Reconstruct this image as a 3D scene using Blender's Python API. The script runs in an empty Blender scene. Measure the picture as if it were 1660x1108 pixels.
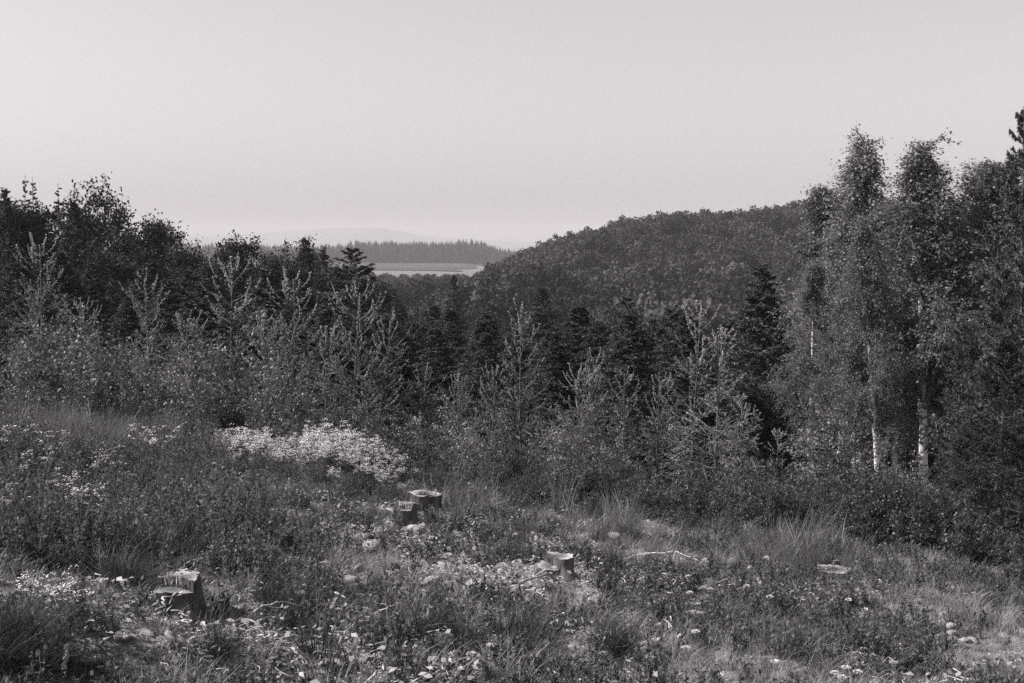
import bpy, math
import numpy as np

SC = bpy.context.scene
COL = SC.collection
RNG = np.random.default_rng(11)
PI = math.pi

# ------------------------------------------------------------------ camera
EYE = 1.6
PITCH = math.radians(3.6)
FPX = 50.0 / 36.0 * 1660.0
cam_data = bpy.data.cameras.new('camera')
cam_data.lens = 50.0; cam_data.sensor_width = 36.0
cam_data.clip_start = 0.05; cam_data.clip_end = 20000.0
cam = bpy.data.objects.new('camera', cam_data)
cam.location = (0, 0, EYE); cam.rotation_euler = (PI/2 - PITCH, 0, 0)
COL.objects.link(cam); SC.camera = cam

# ------------------------------------------------------------------ sky and sun
SUN_ELEV = math.radians(40.0)
SUN_AZ = math.radians(-93.0)           # measured from +Y (view direction) towards +X: high on the left
world = bpy.data.worlds.new('World'); SC.world = world; world.use_nodes = True
wn, wl = world.node_tree.nodes, world.node_tree.links
wn.clear()
sky = wn.new('ShaderNodeTexSky'); sky.sky_type = 'NISHITA'; sky.sun_disc = False
sky.sun_elevation = SUN_ELEV; sky.sun_rotation = SUN_AZ
sky.air_density = 1.0; sky.dust_density = 3.5; sky.ozone_density = 1.0; sky.altitude = 300
bw = wn.new('ShaderNodeRGBToBW')       # black and white film: the sky keeps its brightness, not its hue
tint = wn.new('ShaderNodeMix'); tint.data_type = 'RGBA'; tint.blend_type = 'MULTIPLY'
tint.inputs['Factor'].default_value = 1.0; tint.inputs['B'].default_value = (1.0, 0.948, 0.975, 1)
bg = wn.new('ShaderNodeBackground'); bg.inputs['Strength'].default_value = 0.128
wo = wn.new('ShaderNodeOutputWorld')
wl.new(sky.outputs[0], bw.inputs[0]); wl.new(bw.outputs[0], tint.inputs['A'])
wl.new(tint.outputs['Result'], bg.inputs['Color']); wl.new(bg.outputs[0], wo.inputs[0])

sun_data = bpy.data.lights.new('sun', 'SUN'); sun_data.energy = 5.0
sun_data.angle = math.radians(0.53); sun_data.color = (1.0, 0.985, 0.975)
sun = bpy.data.objects.new('sun', sun_data); COL.objects.link(sun)
sun.rotation_euler = (PI/2 - SUN_ELEV, 0, PI - SUN_AZ)

vs = SC.view_settings
vs.view_transform = 'Standard'; vs.look = 'None'; vs.exposure = 0.75; vs.gamma = 1.0; vs.use_curve_mapping = False
SC.render.engine = 'CYCLES'
cy = SC.cycles
cy.max_bounces = 4; cy.diffuse_bounces = 2; cy.glossy_bounces = 1; cy.transmission_bounces = 2
cy.volume_bounces = 0; cy.transparent_max_bounces = 8
cy.use_denoising = False

# ------------------------------------------------------------------ small helpers
def ray(px, py):
    """photo pixel -> (x/y, z/y) of the sight line"""
    u = (px - 830.0) / FPX; v = (554.0 - py) / FPX
    d = math.cos(PITCH) + v * math.sin(PITCH)
    return u / d, (v * math.cos(PITCH) - math.sin(PITCH)) / d

def smooth(a, b, x):
    t = np.clip((np.asarray(x, float) - a) / (b - a), 0, 1)
    return t * t * (3 - 2 * t)

_P = np.random.default_rng(5).random((256, 256))
def vnoise(x, y):
    x = np.asarray(x, float); y = np.asarray(y, float)
    xi = np.floor(x).astype(int); yi = np.floor(y).astype(int)
    fx = x - xi; fy = y - yi
    fx = fx*fx*(3-2*fx); fy = fy*fy*(3-2*fy)
    a = _P[xi & 255, yi & 255]; b = _P[(xi+1) & 255, yi & 255]
    c = _P[xi & 255, (yi+1) & 255]; d = _P[(xi+1) & 255, (yi+1) & 255]
    return (a*(1-fx)+b*fx)*(1-fy) + (c*(1-fx)+d*fx)*fy - 0.5

RIDGE_U = [-400, -120, -60, -40, -20, 0, 15, 33, 50, 71, 100, 126, 250, 600]
RIDGE_Z = [-12, -12.5, -12.5, -11.5, -8.5, -4.2, -0.5, 3.2, 4.6, 6.6, 8.0, 9.0, 10, 6]
FAR_X = [-7000, -3500, -1800, -1041, -759, -629, -455, -325, -173, 43, 800, 3000, 7000]
FAR_Z = [20, 40, 52, 57, 76, 86, 84, 62, 47, 40, 35, 30, 20]
def terrain(x, y):
    x = np.asarray(x, float); y = np.asarray(y, float)
    z = -3.0*np.tanh(x/30.0) - 0.102*110*np.tanh(y/110.0)
    # hummocks of the clearing
    near = 1 - smooth(35, 70, np.hypot(x, y))
    z = z + near*(0.26*vnoise(x*0.55+3, y*0.55) + 0.26*vnoise(x*1.6, y*1.6+9) + 0.15*vnoise(x*3.7+5, y*3.7) + 0.05*vnoise(x*10, y*10))
    yy = np.maximum(y, 1.0)
    u = x/yy*350.0
    w = smooth(165, 345, y) * (1 - smooth(390, 760, y))
    z = z + w*(np.interp(u, RIDGE_U, RIDGE_Z) - z)
    f = smooth(3300, 5000, y)
    z = z + f*(np.interp(x, FAR_X, FAR_Z) + 6*vnoise(x/240, 3.3) + 2.0*vnoise(x/60, 1.3) - z)
    return z
def tz(x, y): return float(terrain(x, y))
def pix(x, y): return 830 + x/y*FPX

def link(o): COL.objects.link(o); return o

def mesh_np(name, chunks, mats, smooth_shade=False):
    """chunks: list of (verts (n,3), faces (m,k), material index)"""
    vs_, loops, starts, mi = [], [], [], []
    off = 0; lo = 0
    for V, F, m in chunks:
        V = np.asarray(V, np.float32).reshape(-1, 3); F = np.asarray(F, np.int32)
        if len(F) == 0: continue
        vs_.append(V); loops.append((F + off).ravel())
        k = F.shape[1]
        starts.append(lo + np.arange(len(F), dtype=np.int32)*k); lo += F.size
        mi.append(np.full(len(F), m, np.int32)); off += len(V)
    V = np.concatenate(vs_); L = np.concatenate(loops); S = np.concatenate(starts); M = np.concatenate(mi)
    me = bpy.data.meshes.new(name)
    me.vertices.add(len(V)); me.vertices.foreach_set('co', V.ravel())
    me.loops.add(len(L)); me.loops.foreach_set('vertex_index', L)
    me.polygons.add(len(S)); me.polygons.foreach_set('loop_start', S)
    for m in mats: me.materials.append(m)
    me.polygons.foreach_set('material_index', M)
    if smooth_shade: me.polygons.foreach_set('use_smooth', np.ones(len(S), bool))
    me.update(calc_edges=True)
    return me

def unit(v): return v / np.maximum(np.linalg.norm(v, axis=-1, keepdims=True), 1e-9)
def rvec(rg, n): return unit(rg.normal(size=(n, 3)))

def tubes(P, R, sides=4):
    """batch of tubes: P (B,n,3), R (B,n)"""
    P = np.asarray(P, float); R = np.asarray(R, float)
    if P.ndim == 2: P = P[None]; R = R[None]
    B, n, _ = P.shape
    T = unit(np.gradient(P, axis=1))
    up = np.tile(np.array([0.13, 0.31, 0.94]), (B, n, 1))
    alt = np.abs((T*up).sum(-1)) > 0.9
    up[alt] = np.array([0.92, 0.35, -0.1])
    a = unit(np.cross(T, up)); b = np.cross(T, a)
    ang = np.arange(sides)*2*PI/sides
    ring = a[:, :, None, :]*np.cos(ang)[:, None] + b[:, :, None, :]*np.sin(ang)[:, None]
    V = P[:, :, None, :] + ring*R[:, :, None, None]
    idx = np.arange(B*n*sides).reshape(B, n, sides)
    i0 = idx[:, :-1]; i1 = idx[:, 1:]
    F = np.stack([i0, np.roll(i0, -1, 2), np.roll(i1, -1, 2), i1], -1).reshape(-1, 4)
    return V.reshape(-1, 3), F

def rhombs(P, D, N, L, W, fold=0.12):
    D = unit(D); S = unit(np.cross(D, N)); U = np.cross(S, D)
    L = np.asarray(L)[:, None]; W = np.asarray(W)[:, None]
    m = P + D*L*0.45 - U*L*fold*0.6
    V = np.stack([P, m + S*W*0.5 + U*L*fold, P + D*L - U*L*fold*0.5, m - S*W*0.5 + U*L*fold], 1)
    F = np.arange(len(P)*4).reshape(-1, 4)
    return V.reshape(-1, 3), F

def needles(P, D, rg, L, W):
    D = unit(D); S = unit(np.cross(D, rvec(rg, len(P))))
    L = np.asarray(L)[:, None]; W = np.asarray(W)[:, None]
    V = np.stack([P - S*W*0.5, P + S*W*0.5, P + D*L], 1)
    return V.reshape(-1, 3), np.arange(len(P)*3).reshape(-1, 3)

def grow(rg, P, nchild, smin, smax, lens, ang, droop=0.0, npts=5, flat=0.0, wob=0.06, lprof=None):
    """side shoots on a batch of paths P (B,n,3); lens (lo,hi) of the shoot; ang spread angle"""
    B, n, _ = P.shape
    s = rg.uniform(smin, smax, (B, nchild))
    f = s*(n-1); i = np.minimum(f.astype(int), n-2); fr = (f-i)[..., None]
    bi = np.arange(B)[:, None]
    base = P[bi, i]*(1-fr) + P[bi, i+1]*fr
    T = unit(P[bi, i+1] - P[bi, i])
    q = rg.normal(size=(B, nchild, 3)); q[..., 2] *= (1-flat)
    perp = unit(q - (q*T).sum(-1, keepdims=True)*T)
    a = rg.uniform(ang[0], ang[1], (B, nchild))[..., None]
    D = T*np.cos(a) + perp*np.sin(a)
    L = rg.uniform(lens[0], lens[1], (B, nchild))
    if lprof is not None: L = L*lprof(s)
    t = np.linspace(0, 1, npts)[None, None, :, None]
    Q = base[:, :, None, :] + D[:, :, None, :]*L[..., None, None]*t
    Q = Q + np.array([0, 0, -1.0])*droop*L[..., None, None]*t**2
    Q = Q + rg.normal(size=Q.shape)*wob*L[..., None, None]*np.minimum(t, 0.999)*(t > 0)
    return Q.reshape(-1, npts, 3), L.ravel()

def along(rg, P, k, smin=0.0, smax=1.0):
    B, n, _ = P.shape
    s = smin + (smax-smin)*(np.arange(k)[None, :] + rg.random((B, k)))/k
    f = s*(n-1); i = np.minimum(f.astype(int), n-2); fr = (f-i)[..., None]
    bi = np.arange(B)[:, None]
    Q = P[bi, i]*(1-fr) + P[bi, i+1]*fr
    T = unit(P[bi, i+1] - P[bi, i])
    return Q.reshape(-1, 3), T.reshape(-1, 3)

# ------------------------------------------------------------------ materials (all greys: the film is black and white)
def nodes_of(name):
    m = bpy.data.materials.new(name); m.use_nodes = True
    nt = m.node_tree; nt.nodes.clear()
    return m, nt, nt.nodes, nt.links
def grey(v): return (v, v*0.975, v*0.98, 1)

def foliage(name, lo, hi, trans=0.35, rough=0.5, spec=0.35, leafvar=0.72):
    m, nt, N, L = nodes_of(name)
    geo = N.new('ShaderNodeNewGeometry'); oi = N.new('ShaderNodeObjectInfo')
    mixr = N.new('ShaderNodeMath'); mixr.operation = 'MULTIPLY_ADD'
    mixr.inputs[1].default_value = leafvar; L.new(geo.outputs['Random Per Island'], mixr.inputs[0])
    sc = N.new('ShaderNodeMath'); sc.operation = 'MULTIPLY'; sc.inputs[1].default_value = 1 - leafvar
    L.new(oi.outputs['Random'], sc.inputs[0]); L.new(sc.outputs[0], mixr.inputs[2])
    ramp = N.new('ShaderNodeValToRGB')
    ramp.color_ramp.elements[0].position = 0.05; ramp.color_ramp.elements[0].color = grey(lo)
    ramp.color_ramp.elements[1].position = 0.95; ramp.color_ramp.elements[1].color = grey(hi)
    L.new(mixr.outputs[0], ramp.inputs[0])
    col = ramp.outputs[0]
    p = N.new('ShaderNodeBsdfPrincipled'); p.inputs['Roughness'].default_value = rough
    p.inputs['Specular IOR Level'].default_value = spec
    L.new(col, p.inputs['Base Color'])
    out = N.new('ShaderNodeOutputMaterial')
    if trans > 0:
        t = N.new('ShaderNodeBsdfTranslucent'); L.new(col, t.inputs['Color'])
        mx = N.new('ShaderNodeMixShader'); mx.inputs[0].default_value = trans
        L.new(p.outputs[0], mx.inputs[1]); L.new(t.outputs[0], mx.inputs[2]); L.new(mx.outputs[0], out.inputs[0])
    else: L.new(p.outputs[0], out.inputs[0])
    return m

def textured(name, lo, hi, scale=8, stretch=(1, 1, 1), rough=0.85, bump=0.4, detail=6, coords='Object', contrast=(0.35, 0.65)):
    m, nt, N, L = nodes_of(name)
    tc = N.new('ShaderNodeTexCoord'); mp = N.new('ShaderNodeMapping'); mp.inputs['Scale'].default_value = stretch
    L.new(tc.outputs[coords], mp.inputs[0])
    n1 = N.new('ShaderNodeTexNoise'); n1.inputs['Scale'].default_value = scale; n1.inputs['Detail'].default_value = detail
    L.new(mp.outputs[0], n1.inputs['Vector'])
    ramp = N.new('ShaderNodeValToRGB')
    ramp.color_ramp.elements[0].position = contrast[0]; ramp.color_ramp.elements[0].color = grey(lo)
    ramp.color_ramp.elements[1].position = contrast[1]; ramp.color_ramp.elements[1].color = grey(hi)
    L.new(n1.outputs['Fac'], ramp.inputs[0])
    p = N.new('ShaderNodeBsdfPrincipled'); p.inputs['Roughness'].default_value = rough
    p.inputs['Specular IOR Level'].default_value = 0.2
    L.new(ramp.outputs[0], p.inputs['Base Color'])
    if bump:
        b = N.new('ShaderNodeBump'); b.inputs['Strength'].default_value = bump; b.inputs['Distance'].default_value = 0.02
        L.new(n1.outputs['Fac'], b.inputs['Height']); L.new(b.outputs[0], p.inputs['Normal'])
    out = N.new('ShaderNodeOutputMaterial'); L.new(p.outputs[0], out.inputs[0])
    return m

def ground_material():
    m, nt, N, L = nodes_of('clearing_soil')
    tc = N.new('ShaderNodeTexCoord')
    def noise(scale, detail=8, rough=0.6):
        n = N.new('ShaderNodeTexNoise'); n.inputs['Scale'].default_value = scale
        n.inputs['Detail'].default_value = detail; n.inputs['Roughness'].default_value = rough
        L.new(tc.outputs['Object'], n.inputs['Vector']); return n
    a = noise(1.1); b = noise(9.0); c = noise(45.0, 4)
    r1 = N.new('ShaderNodeValToRGB'); e = r1.color_ramp.elements
    e[0].position = 0.36; e[0].color = grey(0.045); e[1].position = 0.64; e[1].color = grey(0.20)
    L.new(b.outputs['Fac'], r1.inputs[0])
    r2 = N.new('ShaderNodeValToRGB'); e = r2.color_ramp.elements
    e[0].position = 0.42; e[0].color = grey(0.04); e[1].position = 0.62; e[1].color = grey(0.38)
    L.new(c.outputs['Fac'], r2.inputs[0])
    f = N.new('ShaderNodeValToRGB'); e = f.color_ramp.elements
    e[0].position = 0.45; e[1].position = 0.62
    L.new(a.outputs['Fac'], f.inputs[0])
    mx = N.new('ShaderNodeMix'); mx.data_type = 'RGBA'
    L.new(f.outputs[0], mx.inputs['Factor']); L.new(r1.outputs[0], mx.inputs['A']); L.new(r2.outputs[0], mx.inputs['B'])
    p = N.new('ShaderNodeBsdfPrincipled'); p.inputs['Roughness'].default_value = 0.95
    p.inputs['Specular IOR Level'].default_value = 0.1
    L.new(mx.outputs['Result'], p.inputs['Base Color'])
    bp = N.new('ShaderNodeBump'); bp.inputs['Strength'].default_value = 0.8; bp.inputs['Distance'].default_value = 0.03
    L.new(c.outputs['Fac'], bp.inputs['Height']); L.new(bp.outputs[0], p.inputs['Normal'])
    out = N.new('ShaderNodeOutputMaterial'); L.new(p.outputs[0], out.inputs[0])
    return m

def cut_wood_material():
    """sawn face of a stump: year rings, a dark rotten heart, pale sapwood towards the bark"""
    m, nt, N, L = nodes_of('weathered_cut_wood')
    tc = N.new('ShaderNodeTexCoord'); sep = N.new('ShaderNodeSeparateXYZ'); L.new(tc.outputs['Object'], sep.inputs[0])
    cx = N.new('ShaderNodeCombineXYZ'); L.new(sep.outputs[0], cx.inputs[0]); L.new(sep.outputs[1], cx.inputs[1])
    ln = N.new('ShaderNodeVectorMath'); ln.operation = 'LENGTH'; L.new(cx.outputs[0], ln.inputs[0])
    nz = N.new('ShaderNodeTexNoise'); nz.inputs['Scale'].default_value = 14; nz.inputs['Detail'].default_value = 6
    L.new(tc.outputs['Object'], nz.inputs['Vector'])
    ad = N.new('ShaderNodeMath'); ad.operation = 'MULTIPLY_ADD'; ad.inputs[1].default_value = 0.06
    L.new(nz.outputs['Fac'], ad.inputs[0]); L.new(ln.outputs['Value'], ad.inputs[2])
    r = N.new('ShaderNodeValToRGB'); e = r.color_ramp.elements
    e[0].position = 0.06; e[0].color = grey(0.05); e[1].position = 0.19; e[1].color = grey(0.34)
    x = r.color_ramp.elements.new(0.135); x.color = grey(0.15)
    L.new(ad.outputs[0], r.inputs[0])
    wv = N.new('ShaderNodeMath'); wv.operation = 'SINE'
    ml = N.new('ShaderNodeMath'); ml.operation = 'MULTIPLY'; ml.inputs[1].default_value = 900
    L.new(ad.outputs[0], ml.inputs[0]); L.new(ml.outputs[0], wv.inputs[0])
    mm = N.new('ShaderNodeMapRange'); mm.inputs[1].default_value = -1; mm.inputs[2].default_value = 1
    mm.inputs[3].default_value = 0.75; mm.inputs[4].default_value = 1.0
    L.new(wv.outputs[0], mm.inputs[0])
    mu = N.new('ShaderNodeMix'); mu.data_type = 'RGBA'; mu.blend_type = 'MULTIPLY'; mu.inputs['Factor'].default_value = 1
    L.new(r.outputs[0], mu.inputs['A']); L.new(mm.outputs[0], mu.inputs['B'])
    p = N.new('ShaderNodeBsdfPrincipled'); p.inputs['Roughness'].default_value = 0.8
    L.new(mu.outputs['Result'], p.inputs['Base Color'])
    out = N.new('ShaderNodeOutputMaterial'); L.new(p.outputs[0], out.inputs[0])
    return m

M = dict(
    ground=ground_material(),
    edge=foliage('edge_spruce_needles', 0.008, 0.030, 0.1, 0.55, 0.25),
    sedge=foliage('dark_sedge_blades', 0.015, 0.07, 0.25, 0.55, 0.2),
    grass=foliage('grass_blades', 0.035, 0.20, 0.35, 0.45, 0.4),
    drygrass=foliage('dry_pale_grass', 0.09, 0.36, 0.35, 0.5, 0.3),
    herb=foliage('herb_leaves', 0.024, 0.135, 0.35, 0.6, 0.25),
    larch=foliage('larch_needles', 0.045, 0.19, 0.35, 0.5, 0.4),
    larchtip=foliage('pale_sunlit_larch_tips', 0.30, 0.66, 0.35, 0.5, 0.3),  # pale new needles, brightened further to paint in their sunlit glow
    larchdark=foliage('thicket_leaves', 0.02, 0.10, 0.35, 0.5, 0.4),
    spruce=foliage('spruce_needles', 0.024, 0.10, 0.15, 0.5, 0.35),
    pine=foliage('fir_needles', 0.03, 0.10, 0.2, 0.5, 0.35),
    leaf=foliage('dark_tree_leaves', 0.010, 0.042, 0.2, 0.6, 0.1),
    bush=foliage('glossy_bush_leaves', 0.035, 0.20, 0.3, 0.5, 0.3),
    birch=foliage('birch_leaves', 0.03, 0.20, 0.3, 0.5, 0.25, leafvar=0.55),
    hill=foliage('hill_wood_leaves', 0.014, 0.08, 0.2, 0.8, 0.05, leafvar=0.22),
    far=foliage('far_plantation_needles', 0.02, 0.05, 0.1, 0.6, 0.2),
    white=foliage('white_blossom', 0.50, 0.82, 0.3, 0.6, 0.2),
    chip=foliage('wood_chips', 0.08, 0.36, 0.0, 0.8, 0.2),
    bark=textured('rough_dark_bark', 0.02, 0.11, 16, (1, 1, 0.18), bump=0.9),
    branch=textured('grey_branch_bark', 0.05, 0.16, 30, (1, 1, 1), bump=0.3),
    shoot=textured('pale_young_shoot', 0.22, 0.46, 30, (1, 1, 1), bump=0.0),
    stick=textured('bleached_dead_wood', 0.16, 0.50, 22, (1, 1, 1), bump=0.4),
    birchbark=textured('white_birch_bark', 0.05, 0.72, 9, (0.6, 0.6, 2.6), bump=0.3, contrast=(0.34, 0.46)),
    stone=textured('pale_lichen_stone', 0.14, 0.52, 13, (1, 1, 1), bump=0.9, contrast=(0.38, 0.62)),
    clod=textured('dark_soil_clods', 0.03, 0.22, 18, (1, 1, 1), bump=0.9),
    field=textured('pale_stubble_field', 0.03, 0.06, 0.04, (1, 1, 1), bump=0.0),
    cut=cut_wood_material(),
    torn=textured('torn_dark_wood', 0.015, 0.065, 40, (1, 1, 0.15), bump=0.6),
)

# ------------------------------------------------------------------ tagging
def tag(o, label=None, cat=None, group=None, kind=None):
    if label: o['label'] = label
    if cat: o['category'] = cat
    if group: o['group'] = group
    if kind: o['kind'] = kind
    return o
def part(name, mesh, parent):
    o = link(bpy.data.objects.new(name, mesh)); o.parent = parent
    if name in ('crown', 'foliage', 'leaves', 'flower_heads', 'splinters', 'seed_head', 'branches', 'limbs', 'twigs'): o['kind'] = 'stuff'   # too fine to pick apart
    return o
def thing(name, meshes, loc, rz, scale, label, cat, group=None, tilt=(0, 0)):
    """an Empty at the base of the thing with one child per part; the meshes are shared between copies"""
    e = link(bpy.data.objects.new(name, None)); e.empty_display_size = 0.2
    e.location = loc; e.rotation_euler = (tilt[0], tilt[1], rz)
    e.scale = (scale, scale, scale) if np.isscalar(scale) else scale
    tag(e, label, cat, group)
    for p in meshes:
        o = part(p[0], p[1], e)
        for sub in (p[2] if len(p) > 2 else []): part(sub[0], sub[1], o)
    return e
ORD = ['first', 'second', 'third', 'fourth', 'fifth', 'sixth', 'seventh', 'eighth', 'ninth', 'tenth', 'eleventh', 'twelfth',
       'thirteenth', 'fourteenth', 'fifteenth', 'sixteenth', 'seventeenth', 'eighteenth', 'nineteenth', 'twentieth']
ORD += ['twenty-' + w for w in ORD[:9]] + ['thirtieth'] + ['thirty-' + w for w in ORD[:9]] + ['fortieth'] + ['forty-' + w for w in ORD[:9]] + ['fiftieth'] + ['fifty-' + w for w in ORD[:9]] + ['sixtieth'] + ['sixty-' + w for w in ORD[:9]] + ['seventieth'] + ['seventy-' + w for w in ORD[:9]]

# ------------------------------------------------------------------ THE SETTING: one ground sheet out to the horizon
def make_ground():
    front = np.arange(-31, 31.01, 0.22)
    rest = np.arange(34, 326.1, 4.0)
    th = np.radians(np.concatenate([front, rest]))
    r = [0.4]
    while r[-1] < 7000: r.append(r[-1]*(1.011 if 4 < r[-1] < 40 else 1.03))
    r = np.array(r)
    X = r[:, None]*np.sin(th)[None]; Y = r[:, None]*np.cos(th)[None]
    Z = terrain(X, Y)
    V = np.stack([X, Y, Z], -1).reshape(-1, 3)
    nr, nt = len(r), len(th)
    idx = np.arange(nr*nt).reshape(nr, nt)
    i0 = idx[:-1]; i1 = idx[1:]
    F = np.stack([i0, i1, np.roll(i1, -1, 1), np.roll(i0, -1, 1)], -1).reshape(-1, 4)
    c = np.array([[0, 0, tz(0, 0)]]); V = np.concatenate([V, c])
    fan = np.stack([idx[0], np.roll(idx[0], -1), np.full(nt, nr*nt)], -1)
    o = link(bpy.data.objects.new('ground', mesh_np('ground', [(V, F, 0)], [M['ground']], True)))
    return tag(o, 'rough sloping ground of the clearing running down to the wooded valley', None, None, 'structure')
make_ground()

def make_field():
    xs = np.linspace(-330, -30, 60); ys = np.linspace(760, 1215, 40)
    X, Y = np.meshgrid(xs, ys)
    X = X + 30*vnoise(Y/60, 4.4)*(X > -60)
    Z = terrain(X, Y) + 0.35
    idx = np.arange(X.size).reshape(X.shape)
    F = np.stack([idx[:-1, :-1], idx[:-1, 1:], idx[1:, 1:], idx[1:, :-1]], -1).reshape(-1, 4)
    o = link(bpy.data.objects.new('field', mesh_np('field', [(np.stack([X, Y, Z], -1).reshape(-1, 3), F, 0)], [M['field']], True)))
    tag(o, 'pale open field in front of the far plantation', None, None, 'structure')
make_field()

# ------------------------------------------------------------------ scattering for what nobody could count
def scatter(name, sources, pts, rot, scl, idx, label, cat):
    me = bpy.data.meshes.new(name)
    me.vertices.add(len(pts)); me.vertices.foreach_set('co', np.asarray(pts, np.float32).ravel())
    for n, ty, a in (('rot', 'FLOAT_VECTOR', rot), ('scl', 'FLOAT_VECTOR', scl), ('pick', 'INT', idx)):
        at = me.attributes.new(n, ty, 'POINT')
        at.data.foreach_set('vector' if ty == 'FLOAT_VECTOR' else 'value',
                            np.asarray(a, np.float32 if ty != 'INT' else np.int32).ravel())
    o = link(bpy.data.objects.new(name, me))
    ng = bpy.data.node_groups.new(name + '_scatter', 'GeometryNodeTree')
    ng.interface.new_socket('Geometry', in_out='INPUT', socket_type='NodeSocketGeometry')
    ng.interface.new_socket('Geometry', in_out='OUTPUT', socket_type='NodeSocketGeometry')
    N, L = ng.nodes, ng.links
    gi = N.new('NodeGroupInput'); go = N.new('NodeGroupOutput')
    iop = N.new('GeometryNodeInstanceOnPoints'); join = N.new('GeometryNodeJoinGeometry')
    for k, src in enumerate(sources):
        so = bpy.data.objects.new(name + '_sprig', src)
        oi = N.new('GeometryNodeObjectInfo'); oi.inputs['Object'].default_value = so
        oi.inputs['As Instance'].default_value = True
        L.new(oi.outputs['Geometry'], join.inputs[0])
    def attr(n, ty):
        a = N.new('GeometryNodeInputNamedAttribute'); a.data_type = ty; a.inputs['Name'].default_value = n
        return a.outputs[0]
    L.new(gi.outputs[0], iop.inputs['Points']); L.new(join.outputs[0], iop.inputs['Instance'])
    iop.inputs['Pick Instance'].default_value = True
    L.new(attr('pick', 'INT'), iop.inputs['Instance Index'])
    L.new(attr('rot', 'FLOAT_VECTOR'), iop.inputs['Rotation']); L.new(attr('scl', 'FLOAT_VECTOR'), iop.inputs['Scale'])
    L.new(iop.outputs[0], go.inputs[0])
    md = o.modifiers.new('scatter', 'NODES'); md.node_group = ng
    return tag(o, label, cat, None, 'stuff')

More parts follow.
